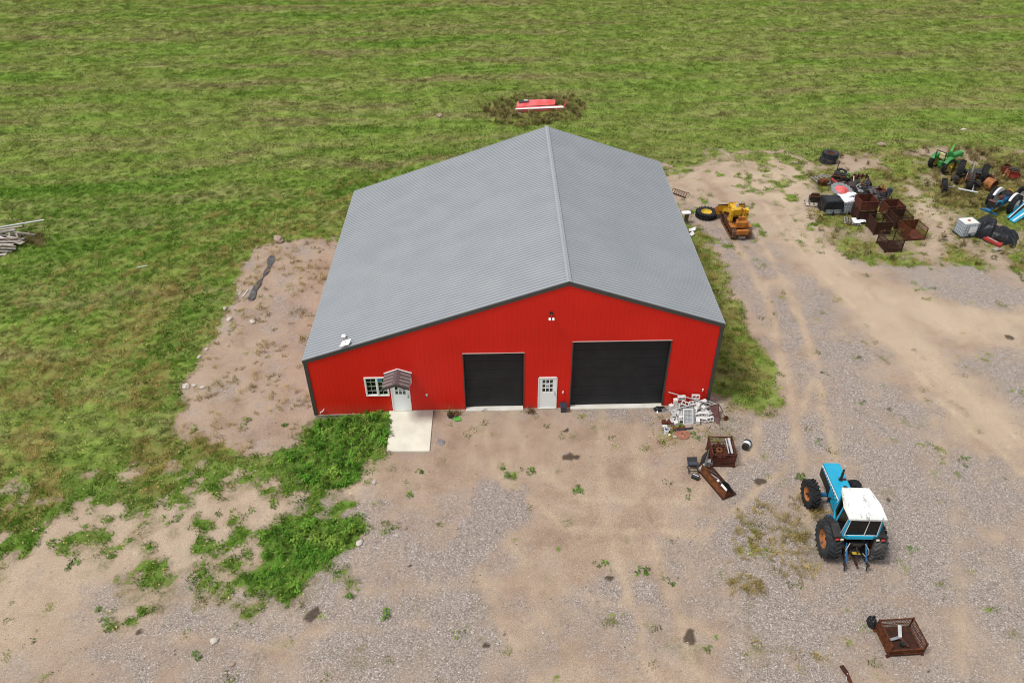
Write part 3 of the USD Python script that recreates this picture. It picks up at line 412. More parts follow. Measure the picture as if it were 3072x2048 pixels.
grass_look('grass_dry', [(0.3, (0.20, 0.17, 0.055)), (0.5, (0.34, 0.26, 0.09)), (0.7, (0.46, 0.36, 0.14))], val=(.6, 1.4))
grass_look('weed_brown', [(0.3, (0.125, 0.120, 0.045)), (0.5, (0.19, 0.155, 0.068)), (0.7, (0.25, 0.205, 0.09))], val=(.5, 1.5))
grass_look('leaf_yellow', [(0.3, (0.45, 0.33, 0.10)), (0.5, (0.55, 0.45, 0.2)), (0.7, (0.42, 0.20, 0.07))], val=(.6, 1.3))
grass_look('pebble', [(0.3, (0.22, 0.185, 0.165)), (0.5, (0.27, 0.23, 0.203)), (0.7, (0.33, 0.285, 0.255))], val=(.45, 1.75), trans=0.0)
def scatter(name, protos, look, xy, scale, label, cat, flat=False, zoff=0.0, kind='stuff'):
    pi = UsdGeom.PointInstancer.Define(stage, path_of(None, name)); n = len(xy)
    for k, m in enumerate(protos): pi.CreatePrototypesRel().AddTarget(obj('clump', m, look, pi.GetPrim()).GetPath())
    z = G(xy[:, 0], xy[:, 1]) + zoff
    pi.CreatePositionsAttr(Vt.Vec3fArray.FromNumpy(np.column_stack([xy, z]).astype(np.float32)))
    a = RNG.uniform(0, PI, n); tx = RNG.normal(0, .10, n); ty = RNG.normal(0, .10, n)
    q = np.stack([tx, ty, np.sin(a), np.cos(a)], 1); q /= np.linalg.norm(q, axis=1, keepdims=True)
    pi.CreateOrientationsAttr(Vt.QuathArray([Gf.Quath(float(w[3]), Gf.Vec3h(float(w[0]), float(w[1]), float(w[2]))) for w in q]))
    pi.CreateScalesAttr(Vt.Vec3fArray.FromNumpy(np.asarray(scale, np.float32).reshape(n, -1) * np.ones((1, 3), np.float32)))
    pi.CreateProtoIndicesAttr(Vt.IntArray.FromNumpy(RNG.integers(0, len(protos), n).astype(np.int32)))
    tag(pi, label, cat, kind=kind); print(name, n); return pi
barn_zone = shapely.union_all([sbox(-8.3, -.02, 13.2, 18.9), sbox(28.2, 15.0, 32.1, 21.2), sbox(12.0, -4.5, 13.2, -3.2)]); padzone = sbox(-3.95, -3.05, -1.68, 0.1)
def candidates(x0, x1, y0, y1, per):
    n = int((x1 - x0) * (y1 - y0) * per); p = np.column_stack([RNG.uniform(x0, x1, n), RNG.uniform(y0, y1, n)])
    # only the wedge of ground that the frame can show, with a margin
    half = 14.5 + 0.70 * (p[:, 1] + 30.4) * 1.0
    p = p[np.abs(p[:, 0] - 1.94 - .017 * (p[:, 1] + 30)) < half]
    return p[~(shapely.contains_xy(barn_zone, p[:, 0], p[:, 1]) | shapely.contains_xy(padzone, p[:, 0], p[:, 1]))]
near = candidates(-42, 50, -17, 36, 26); near = near[RNG.uniform(size=len(near)) > gss(25, 36, near[:, 1])]
g_, v_, s_, st_, lu_, dr_, cr_, th_ = cover(near[:, 0], near[:, 1])
keep = g_ * .96 + .02 * (g_ > .05); u = RNG.uniform(size=len(near))
isg = u < keep; lushp = RNG.uniform(size=len(near)) < lu_ * .85; dryp = RNG.uniform(size=len(near)) < dr_ * .55
strong = lu_ > .93
weeds = isg & strong & (RNG.uniform(size=len(near)) < .75)
lushg = isg & lushp & ~weeds & ~dryp; dryg = isg & dryp & ~weeds; plain = isg & ~lushp & ~dryp & ~weeds & (RNG.uniform(size=len(near)) < .62)
tufts = [blades(26, .22, .105, .030, s) for s in (1, 2, 3)]
scatter('field_grass', tufts, 'grass_field', near[plain], RNG.uniform(.7, 1.35, plain.sum()), 'short mown green and olive grass of the field around the barn', 'grass')
scatter('lush_grass', [blades(28, .20, .125, .030, s) for s in (4, 5)], 'grass_lush', near[lushg], RNG.uniform(.6, 1.4, lushg.sum()), 'darker lush green grass in patches and bands beside the dirt', 'grass')
scatter('dry_grass', [blades(20, .20, .20, .018, s, .8) for s in (6, 7)], 'grass_dry', near[dryg], RNG.uniform(.6, 1.4, dryg.sum()), 'straw coloured dry grass in tufts on the dirt and gravel', 'grass')
scatter('weeds', [leafy(26, .24, .17, 8), leafy(22, .36, .20, 9), blades(22, .16, .32, .022, 10, .8), leafy(18, .14, .12, 19)], 'weed_leaf', near[weeds], RNG.uniform(.5, 1.2, weeds.sum()), 'thick dark green leafy weeds left of the concrete slab', 'weeds')
far = candidates(-95, 100, 25, 105, 7.5); far = far[RNG.uniform(size=len(far)) < gss(24, 35, far[:, 1])]
g_, v_, s_, st_, lu_, dr_, cr_, th_ = cover(far[:, 0], far[:, 1]); kf_ = RNG.uniform(size=len(far)) < gss(.3, .7, g_)
far = far[kf_]
scatter('far_field_grass', [blades(30, .46, .11, .050, s) for s in (11, 12, 13)], 'grass_field', far, RNG.uniform(.7, 1.4, len(far)), 'mown grass of the open field behind the barn', 'grass')
def scatter_in(poly, per, seed):
    p = Polygon(POLY[poly]).buffer(.3); x0, y0, x1, y1 = p.bounds; r = np.random.default_rng(seed); n = int((x1 - x0) * (y1 - y0) * per)
    q = np.column_stack([r.uniform(x0, x1, n), r.uniform(y0, y1, n)]); return q[shapely.contains_xy(p, q[:, 0], q[:, 1])]
q = scatter_in('hull_weeds', 6.0, 3)
q = q[~shapely.contains_xy(sbox(3.6, 41.45, 8.4, 42.9), q[:, 0], q[:, 1])]
scatter('tall_brown_weeds', [blades(26, .22, .60, .04, 21, .4), leafy(26, .62, .22, 22), blades(24, .25, .4, .04, 20)], 'weed_brown', q, RNG.uniform(.4, 1.15, len(q)), 'tall brown dead weeds around the red hull in the field', 'weeds')
q = np.vstack([scatter_in('tractor_weeds', 5, 4), scatter_in('junk', .5, 14)])
scatter('junkyard_weeds', [blades(26, .25, .60, .035, 23, .5), leafy(28, .6, .25, 24), blades(22, .22, .35, .03, 25)], 'weed_brown', q, RNG.uniform(.4, 1.2, len(q)), 'dull brown weeds growing among the scrapped tractors', 'weeds')
ctr = RNG.uniform(size=(900, 2)) * (44, 17) + (-18, -16.5); q = []
for c in ctr[RNG.uniform(size=900) < .04]:
    q.append(c + RNG.normal(0, .16, (int(RNG.integers(2, 9)), 2)))
q = np.vstack(q); gg = cover(q[:, 0], q[:, 1]); q = q[(gg[0] < .5) & ~shapely.contains_xy(padzone, q[:, 0], q[:, 1]) & ~shapely.contains_xy(barn_zone, q[:, 0], q[:, 1])]
scatter('yard_weeds', [leafy(16, .13, .13, 31), blades(16, .10, .13, .022, 32)], 'weed_leaf', q, RNG.uniform(.5, 1.2, len(q)), 'small green weed tufts sprouting through the dirt yard', 'weeds')
peb = candidates(-20, 36, -16.5, 16, 26)
cc = cover(peb[:, 0], peb[:, 1]); pk = RNG.uniform(size=len(peb)) < np.clip(cc[1] * .55 + cc[6] * .8, 0, 1) * (cc[0] < .45); peb = peb[pk]
stones = []
for s in (1, 2, 3):
    r = np.random.default_rng(s); m = trimesh.creation.icosphere(1, 1.0); m.vertices *= (1 + r.normal(0, .13, (len(m.vertices), 1))); m.vertices *= (1.2, .9, .6); stones.append(m)
q = np.vstack([scatter_in('tractor_dry', 9, 61), scatter_in('lower_dry', 10, 62), scatter_in('pad', 3.2, 66)[:900]]); q = q[meshkit.fbm(np.column_stack([q, 0 * q[:, 0]]) * .9, 3, 5) > .47]
scatter('straw_weeds', [blades(22, .20, .30, .016, 63, .9), blades(16, .16, .20, .02, 64, .8)], 'grass_dry', q, RNG.uniform(.5, 1.3, len(q)), 'yellow dry weeds growing left of and below the blue tractor', 'weeds')
scatter('gravel', stones, 'pebble', peb, RNG.uniform(.011, .024, len(peb)) * RNG.choice([1, 1, 1, 1.5], len(peb)), 'grey crushed gravel lying over the yard', 'gravel', zoff=.008)
lf = candidates(-32, 16, -14, 16, 6.0)
cc = cover(lf[:, 0], lf[:, 1]); lk_ = RNG.uniform(size=len(lf)) < (.10 + .9 * gss(-6, -13, lf[:, 0]) * .55 + .5 * (cc[4] > .6)) * (cc[0] > .3); lf = lf[lk_]
lf = np.vstack([lf, scatter_in('block_weeds', 9, 6)])
leaf = trimesh.Trimesh([(-.05, 0, .10), (0, -.03, .11), (.05, 0, .09), (0, .03, .115)], [[0, 1, 2], [0, 2, 3]], process=False)
scatter('fallen_leaves', [leaf], 'leaf_yellow', lf, RNG.uniform(.6, 1.3, len(lf)), 'small yellow fallen leaves scattered over the grass left of the barn', 'leaves')
# ------------------------------------------------------------------ barn
XL, XR, XD, LEN = -8.0, 12.87, 5.16, 18.67
ZR, ZL, ZRR = 7.93, 3.48, 5.34
def roofz(x): return ZR - (XD - x) * (ZR - ZL) / (XD - XL + .02) if x <= XD else ZR - (x - XD) * (ZR - ZRR) / (XR + .015 - XD)
barn = thing('metal_barn', 'red steel barn with grey ribbed gable roof and dark garage doors', 'barn')
SK = .13   # the wall's top lies this far below the roof line
S0, S1, SZ = 0.0, 3.06, 3.756; B0, B1, BZ = 5.50, 10.40, 4.39
D0, D1, DZ = -3.83, -2.84, 2.12; E0, E1, EZ = 3.80, 4.79, 2.14
W0, W1, WA, WB = -5.12, -3.91, 1.07, 2.33
face = Polygon([(XL, -.20), (-4.0, -.20), (-4.0, 0.0), (XR, 0.0), (XR, roofz(XR) - SK), (XD, ZR - SK), (XL, roofz(XL) - SK)])
holes = [sbox(S0, -.1, S1, SZ), sbox(B0, -.1, B1, BZ), sbox(D0, .0, D1, DZ), sbox(E0, -.1, E1, EZ), sbox(W0, WA, W1, WB)]
front = face
for h in holes: front = front.difference(h)
up90 = (90, 0, 0)
parts = [prism(g, .02, up90, (0, 0.02, 0)) for g in getattr(front, 'geoms', [front])]
ribs = []
def rib_x(x, a, b, y, s):
    ribs.append(hull([(x - .030, y, a), (x + .030, y, a), (x - .030, y, b), (x + .030, y, b), (x - .010, y + s, a), (x + .010, y + s, a), (x - .010, y + s, b), (x + .010, y + s, b)]))
x = XL + .10
while x < XR - .05:
    c = LineString([(x, -1), (x, 9)]).intersection(front.buffer(-.004))
    for g in getattr(c, 'geoms', [c]):
        if g.length > .1: rib_x(x, g.bounds[1], g.bounds[3], 0.001, -.006)
    x += .2286
obj('front_wall', parts + ribs, 'barn_red', barn)
back = Polygon([(XL, -.5), (XR, -.2), (XR, roofz(XR) - SK), (XD, ZR - SK), (XL, roofz(XL) - SK)])
obj('back_wall', [prism(back, .02, up90, (0, LEN, 0))], 'barn_red', barn)
for X_, zz in ((XL + .01, ZL - SK), (XR - .01, ZRR - SK)):
    ms = [bx((X_, LEN / 2, zz / 2 - .1), (.02, LEN - .05, zz + .2))]; y = .3
    while y < LEN - .2: ms.append(bx((X_ + (-.017 if X_ < 0 else .017), y, zz / 2 - .1), (.014, .045, zz + .2))); y += .2286
    obj('side_wall', ms, 'barn_red', barn)
obj('footing', [bx((-6.05, .055, -.36), (3.9, .06, .32)), bx((XL + .06, LEN / 2, -.36), (.06, LEN - .2, .32)), bx((4.9, .07, -.12), (17.9, .06, .24))], 'footing', barn)
obj('floor_slab', [bx(((XL + XR) / 2, LEN / 2, -.02), (XR - XL - .3, LEN - .3, .08))], 'footing', barn)
obj('base_trim', [bx((-6.02, -.012, -.205), (3.96, .03, .03)), bx((-2.0 + .0, -.014, -.004), (1.62 * 2 - .3 + .36, .022, .022)), bx((3.43, -.014, -.004), (.70, .022, .022)), bx((5.14, -.014, -.004), (.66, .022, .022)), bx((11.63, -.014, -.004), (2.4, .022, .022))], 'pale_edge', barn)
for X_, zz, z0 in ((XL, ZL - .10, -.2), (XR, ZRR - .10, 0)):
    s = -1 if X_ < 0 else 1
    obj('corner_trim', [bx((X_ - s * .075, -.022, (zz + z0) / 2), (.17, .03, zz - z0)), bx((X_ + s * .012, .06, (zz + z0) / 2), (.03, .16, zz - z0))], 'dark_trim', barn)
# roof: two ribbed steel slopes, ridge cap and rake trim
def slope(xe, ze):
    d = np.array([xe - XD, 0, ze - ZR]); L = np.linalg.norm(d[[0, 2]]); d /= L; n = np.array([-d[2], 0, d[0]]) * (1 if d[0] > 0 else -1)
    A = np.array([XD, 0, ZR]); pts = []
    for y in (-.02, LEN):
        for t in (0, L): pts += [A + d * t + [0, y, 0], A + d * t + [0, y, 0] - n * .03]
    ms = [hull(pts)]; y = .06
    while y < LEN:
        q = []
        for t in (.02, L):
            b = A + d * t + [0, y, 0]
            q += [b + [0, -.034, 0], b + [0, .034, 0], b + n * .044 + [0, -.020, 0], b + n * .044 + [0, .020, 0]]
            if t < L: pass
        ms.append(hull(q)); y += .2286
    return ms, n, d, L
for xe, ze in ((XL - .02, ZL), (XR + .015, ZRR)):
    ms, n_, d_, L_ = slope(xe, ze)
    r_ = obj('roof', ms, 'roof_steel', barn)
rc = []
for xe, ze in ((XL - .02, ZL), (XR + .015, ZRR)):
    d = np.array([xe - XD, 0, ze - ZR]); d /= np.linalg.norm(d); n = np.array([-d[2], 0, d[0]]) * (1 if d[0] > 0 else -1); A = np.array([XD, 0, ZR]) + [0, 0, .056]
    for w0, w1, hh in ((0, .11, .010), (.11, .125, .016)):
        rc.append(hull([A + d * w0 + [0, -.05, 0], A + d * w1 + [0, -.05, 0], A + d * w0 + [0, LEN + .02, 0], A + d * w1 + [0, LEN + .02, 0]] + [A + d * w0 + n * hh + [0, -.05, 0], A + d * w1 + n * hh + [0, -.05, 0], A + d * w0 + n * hh + [0, LEN + .02, 0], A + d * w1 + n * hh + [0, LEN + .02, 0]]))
obj('ridge_cap', rc, 'ridge_steel', barn)
for xe, ze in ((XL - .05, ZL - .01), (XR + .045, ZRR - .01)):
    for y, s in ((-.045, 1), (LEN + .025, -1)):
        a, b = np.array([XD, y, ZR + .02]), np.array([xe, y, ze + .01])
        obj('rake_trim', [hull([a, a - [0, 0, .20], b, b - [0, 0, .20], a + [0, .05 * s, 0], a + [0, .05 * s, -.20], b + [0, .05 * s, 0], b + [0, .05 * s, -.20]])], 'dark_trim', barn)
    obj('eave_trim', [bx((xe, LEN / 2, ze - .045), (.05, LEN, .11))], 'ridge_steel', barn)
# garage doors
def garage(x0, x1, zt, nsec, name):
    g = UsdGeom.Xform.Define(stage, path_of(barn, name)).GetPrim(); zb = .10; h = (zt - .03 - zb) / nsec
    for i in range(nsec):
        z0 = zb + i * h; ms = [rb(((x0 + x1) / 2, .17, z0 + h / 2), (x1 - x0 - .07, .05, h - .014), .008)]
        for k in range(1, 3): ms.append(bx(((x0 + x1) / 2, .148, z0 + h * k / 3), (x1 - x0 - .12, .008, .02)))
        obj('door_section', ms, 'door_charcoal', g)
    obj('door_seal', [bx(((x0 + x1) / 2, .16, zb - .005), (x1 - x0 - .08, .05, .04))], 'black_iron', g)
    obj('jamb', [bx((x0 + .012, .09, zt / 2), (.026, .21, zt)), bx((x1 - .012, .09, zt / 2), (.026, .21, zt))], 'dark_trim', g)
    obj('head_trim', [bx(((x0 + x1) / 2, .10, zt - .012), (x1 - x0 - .06, .2, .026)), bx(((x0 + x1) / 2, -.018, zt + .015), (x1 - x0 + .06, .05, .022))], 'pale_edge', g)
    obj('side_trim', [bx((x0 - .012, -.012, zt / 2 + .02), (.03, .034, zt - .05)), bx((x1 + .012, -.012, zt / 2 + .02), (.03, .034, zt - .05))], 'dark_trim', g)
    obj('threshold', [rb(((x0 + x1) / 2, .0, -.06), (x1 - x0 - .02, .36, .26), .02)], 'threshold', g)
garage(S0, S1, SZ, 6, 'garage_door'); garage(B0, B1, BZ, 7, 'garage_door')
# entry doors with nine panes
def entry(x0, x1, zt, note):
    g = UsdGeom.Xform.Define(stage, path_of(barn, 'entry_door')).GetPrim(); f = .045
    obj('frame', [bx((x0 + f / 2, .0, zt / 2 + .02), (f, .09, zt - .04)), bx((x1 - f / 2, .0, zt / 2 + .02), (f, .09, zt - .04)), bx(((x0 + x1) / 2, -.002, zt - f / 2), (x1 - x0, .094, f))], 'white_paint', g)
    obj('sill', [rb(((x0 + x1) / 2, -.01, .035), (x1 - x0, .16, .06), .01)], 'threshold', g)
    a, b = x0 + f + .005, x1 - f - .005; w = b - a
    pa, pb, za, zb = a + .155, b - .155, 1.12, 1.98
    leaf_ = sbox(a, .075, b, zt - f - .005); cells = []
    for i in range(3):
        for j in range(3):
            cw, ch = (pb - pa) / 3, (zb - za) / 3
            cells.append(sbox(pa + i * cw + .022, za + j * ch + .022, pa + (i + 1) * cw - .022, za + (j + 1) * ch - .022))
    L = leaf_
    for c in cells: L = L.difference(c)
    obj('door_leaf', [prism(L, .045, up90, (0, .03, 0))], 'door_white', g)
    for c in cells:
        q = c.bounds; obj('pane', [bx(((q[0] + q[2]) / 2, .012, (q[1] + q[3]) / 2), (q[2] - q[0], .006, q[3] - q[1]))], 'pane', g)
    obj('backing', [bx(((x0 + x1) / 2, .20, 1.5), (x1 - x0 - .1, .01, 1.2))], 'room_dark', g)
    q = cells[4].bounds; cx = (q[0] + q[2]) / 2
    if note:
        obj('notice', [bx((cx, .002, q[1] + .17), (.13, .004, .13)), bx((cx, .002, q[1] + .055), (.11, .004, .018)), bx((cx, .002, q[1] + .022), (.11, .004, .012))], 'white_paint', g)
    else:
        obj('notice', [bx((cx, .002, q[1] + .12), (.17, .004, .10))], 'white_paint', g)
    obj('handle', [tube((b - .06, -.015, .98), (b - .06, -.06, .98), .018), xf(trimesh.creation.icosphere(1, .033), (0, 0, 0), (b - .06, -.075, .98)), tube((b - .06, -.012, .98), (b - .06, -.022, .98), .035, 12)], 'grey_metal', g)
    obj('deadbolt', [tube((b - .06, -.014, 1.13), (b - .06, -.035, 1.13), .027, 10)], 'grey_metal', g)
entry(D0, D1, DZ, False); entry(E0, E1, EZ, True)
# sliding window
wn = UsdGeom.Xform.Define(stage, path_of(barn, 'window')).GetPrim(); f = .06; wm = (W0 + W1) / 2
obj('frame', [bx((W0 + f / 2, .0, (WA + WB) / 2), (f, .10, WB - WA)), bx((W1 - f / 2, .0, (WA + WB) / 2), (f, .10, WB - WA)), bx((wm, .0, WA + f / 2), (W1 - W0 - 2 * f, .10, f)), bx((wm, .0, WB - f / 2), (W1 - W0 - 2 * f, .10, f)), bx((wm + .02, -.006, (WA + WB) / 2), (.075, .085, WB - WA - 2 * f))], 'white_paint', wn)
for k, (a, b) in enumerate(((W0 + f, wm - .018), (wm + .058, W1 - f))):
    s = UsdGeom.Xform.Define(stage, path_of(barn, 'window_sash')).GetPrim(); y = .015 - .01 * k; c = .025
    obj('sash_frame', [bx((a + c / 2, y, (WA + WB) / 2), (c, .03, WB - WA - 2 * f)), bx((b - c / 2, y, (WA + WB) / 2), (c, .03, WB - WA - 2 * f)), bx(((a + b) / 2, y, WA + f + c / 2), (b - a - 2 * c, .03, c)), bx(((a + b) / 2, y, WB - f - c / 2), (b - a - 2 * c, .03, c))], 'white_paint', s)
    obj('muntin', [bx(((a + b) / 2, y - .004, (WA + WB) / 2), (.010, .014, WB - WA - 2 * f - 2 * c))] + [bx(((a + b) / 2, y - .002, WA + f + (WB - WA - 2 * f) * j / 4), (b - a - 2 * c, .014, .010)) for j in (1, 2, 3)], 'white_paint', s)
    hw, hh = (b - a) / 2, (WB - WA - 2 * f) / 4
    for i in range(2):
        for j in range(4):
            obj('pane', [bx((a + hw * (i + .5), y + .012, WA + f + hh * (j + .5)), (hw - .004, .004, hh - .004))], 'pane', s)
    if k: obj('sticker', [rb((a + hw * .5, y + .004, WA + f + hh * 3.5), (hw * .72, .004, hh * .66), .002)], 'sign_blue', s)
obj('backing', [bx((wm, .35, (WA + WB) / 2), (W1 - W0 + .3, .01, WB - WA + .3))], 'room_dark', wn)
# little gabled awning over the left door
aw = UsdGeom.Xform.Define(stage, path_of(barn, 'awning')).GetPrim(); ax0, ax1, axm, az0, az1, ay = -4.03, -2.66, -3.345, 2.59, 2.86, -1.20
for xe in (ax0, ax1):
    d = np.array([xe - axm, 0, az0 - az1]); L = np.linalg.norm(d); d /= L; n = np.array([-d[2], 0, d[0]]) * (1 if d[0] > 0 else -1); A = np.array([axm, 0, az1]); s = []
    s.append(hull([A + d * t + [0, y, 0] + n * q for t in (0, L) for y in (ay, -.02) for q in (0, -.02)]))
    obj('awning_slope', s, 'awning_brown', aw)
    for k in range(4):
        y = ay + .14 + k * .26
        obj('awning_rib', [hull([A + d * t + [0, y + q, 0] + n * w for t in (.17, L - .02) for q, w in ((-.014, .001), (.014, .001), (-.006, .016), (.006, .016))])], 'pale_edge', aw)
    obj('rake_board', [hull([A + [0, ay - .012 - q, -.005] for q in (0, .03)] + [A + [0, ay - .012 - q, -.13] for q in (0, .03)] + [A + d * L + [0, ay - .012 - q, -.005] for q in (0, .03)] + [A + d * L + [0, ay - .012 - q, -.13] for q in (0, .03)])], 'dark_trim', aw)
    obj('wall_flashing', [hull([A + d * t + [0, y, 0] + n * q for t in (-.01, L + .02) for y in (-.075, -.022) for q in (.003, .03)])], 'white_paint', aw)
    obj('bracket', [bar((xe * .9 + axm * .1, -.03, 1.95), (xe * .9 + axm * .1, ay + .1, az0 - .02), .05, .05), bx((xe * .9 + axm * .1, -.035, 2.25), (.06, .05, .68))], 'white_paint', aw)
obj('awning_cap', [hull([(axm - .17, y, az1 - .045), (axm + .17, y, az1 - .045), (axm, y, az1 + .022), (axm, y, az1 + .0)][0:3] + []) if False else hull([(axm - .17, y, az1 - .052) for y in (ay - .02, -.06)] + [(axm + .17, y, az1 - .052) for y in (ay - .02, -.06)] + [(axm, y, az1 + .024) for y in (ay - .02, -.06)])], 'awning_brown', aw)
# fittings on the wall
fl = UsdGeom.Xform.Define(stage, path_of(barn, 'floodlight')).GetPrim()
obj('lamp_arm', [bx((4.37, -.03, 6.16), (.13, .05, .16)), tube((4.37, -.05, 6.16), (4.37, -.22, 6.05), .03)], 'black_iron', fl)
for s in (-1, 1): obj('lamp_head', [rb((4.37 + s * .085, -.28, 6.00), (.11, .14, .07), .02, (25, 0, 0))], 'white_paint', fl)
for px_, zz in ((-1.99, 1.08), (5.115, 1.10), (12.43, 1.10)):
    o_ = UsdGeom.Xform.Define(stage, path_of(barn, 'outlet_box')).GetPrim()
    obj('cover_plate', [rb((px_, -.035, zz), (.085, .05, .15), .012)], 'white_paint', o_); obj('cover_flap', [bx((px_ + .012, -.064, zz - .01), (.05, .012, .10))], 'grey_metal', o_)
hs = UsdGeom.Xform.Define(stage, path_of(barn, 'water_tap')).GetPrim()
obj('pipe_stub', [tube((-7.66, -.02, .03), (-7.66, -.13, .03), .022), tube((-7.66, -.11, .06), (-7.66, -.11, -.03), .018)], 'white_paint', hs)
obj('hose_hook', [pathtube([(-7.60, -.05, .06), (-7.52, -.07, .12), (-7.47, -.05, .20), (-7.43, -.05, .25)], .02), bx((-7.56, -.06, .08), (.06, .05, .05))], 'white_paint', hs)
# things on the roof edge
rz0 = roofz(-5.85)
pn = thing('roof_panel', 'small white tilted square panel on the front left edge of the barn roof', 'panel', (-5.80, .10, roofz(-5.8)))
obj('panel_plate', [plate([(-.27, -.12, .10), (.20, -.08, .20), (.28, .28, .30), (-.15, .24, .18)], .03)], 'white_paint', pn)
obj('panel_mast', [tube((0, .08, -.05), (.02, .1, .24), .02), bar((.0, -.16, -.14), (.02, .1, .18), .025, .02)], 'dark_trim', pn)
vb = thing('roof_vent', 'small cream box shaped vent on the roof behind the white panel', 'vent', (-5.98, .83, roofz(-5.98)))
obj('vent_body', [rb((0, 0, .10), (.17, .17, .22), .02)], 'cream_box', vb); obj('vent_hood', [hull([(-.11, -.11, .19), (.11, -.11, .19), (-.11, .11, .19), (.11, .11, .19), (-.08, -.08, .24), (.08, -.08, .24), (-.08, .08, .24), (.08, .08, .24)])], 'white_paint', vb)
# concrete slab before the left door
slab = [prism([(-4.04, 0.0), (-1.73, 0.0), (-1.73, -3.0), (-3.84, -2.96)], .22, (0, 0, 0), (0, -.03, -.20))]
top('concrete_slab', slab, 'concrete', 'pale concrete slab on the ground before the left entry door', 'slab', kind='structure')
# ------------------------------------------------------------------ wheels and common pieces
def tyre(R, w, ri, lugs=20, lug_h=.045, axis='x'):
    """a farm tyre about the x axis with chevron lugs"""
    h = w / 2
    prof = [(ri, -h * .72), (ri + .02, -h * .86), ((R + ri) / 2 - .02, -h), (R - .10, -h * .96), (R - lug_h - .01, -h * .80), (R - lug_h, -h * .3), (R - lug_h, h * .3), (R - lug_h - .01, h * .80), (R - .10, h * .96), ((R + ri) / 2 - .02, h), (ri + .02, h * .86), (ri, h * .72)]
    ms = [lathe(prof, 40)]
    for i in range(lugs):
        for s in (-1, 1):
            a = 2 * PI * (i + (.5 if s > 0 else 0)) / lugs
            m = trimesh.creation.box((lug_h * 1.5, w * .085 + .018, h * 1.08)); m = xf(m, (s * -34, 0, 0), (R - lug_h * .55, 0, s * h * .50)); ms.append(xf(m, (0, 0, math.degrees(a))))
            b = trimesh.creation.box((.10, .05, .035)); ms.append(xf(b, (0, 0, math.degrees(a) + s * 8), ((R - .075) * math.cos(a + s * .14), (R - .075) * math.sin(a + s * .14), s * h * .93)))
    return xf(cat_(ms), (0, 90, 0)) if axis == 'x' else cat_(ms)
def rim(ri, w, dish=.10, axis='x', bolts=8):
    """a dished wheel disc, outside towards +x (+z)"""
    h = w * .36
    prof = [(ri + .015, -h), (ri + .03, h * 1.0), (ri + .035, h * 1.04), (ri - .005, h * 1.04), (ri - .03, h * .7), (ri - .06, h * .55 - dish * .5), (ri * .62, h * .55 - dish), (ri * .42, h * .55 - dish * .9), (ri * .30, h * .55 - dish * .3), (.02, h * .55 - dish * .3), (.02, h * .3 - dish), (ri * .6, h * .3 - dish * 1.4), (ri - .06, -h * .4), (ri - .03, -h)]
    m = lathe(prof, 36)
    return xf(m, (0, 90, 0)) if axis == 'x' else m
def bolts(ri, w, dish=.10, n=8, axis='x'):
    h = w * .36; z = h * .55 - dish
    ms = [tube((ri * .52 * math.cos(a), ri * .52 * math.sin(a), z - .01), (ri * .52 * math.cos(a), ri * .52 * math.sin(a), z + .035), .022, 6) for a in np.linspace(0, 2 * PI, n, endpoint=False)]
    ms.append(tube((0, 0, z), (0, 0, z + .16), ri * .24, 12, ri * .18))
    return xf(cat_(ms), (0, 90, 0)) if axis == 'x' else cat_(ms)
def wheel(parent, c, R, w, ri, side, tlook, rlook, lugs=20, name='wheel', rot=(0, 0, 0), dish=.10, hub='black_iron', rlook_label=None):
    g = UsdGeom.Xform.Define(stage, path_of(parent, name)).GetPrim(); f = (0, 0, 0 if side > 0 else 180)
    P = lambda m: xf(xf(m, f), rot, c)
    obj('tyre', [P(tyre(R, w, ri, lugs))], tlook, g); obj('rim', [P(rim(ri, w, dish))], rlook, g, smooth=30); obj('hub', [P(bolts(ri, w, dish))], hub, g)
    return g
def rust_look(k): return ('rust', 'rust_dark', 'rust_red', 'rust_light')[k % 4]
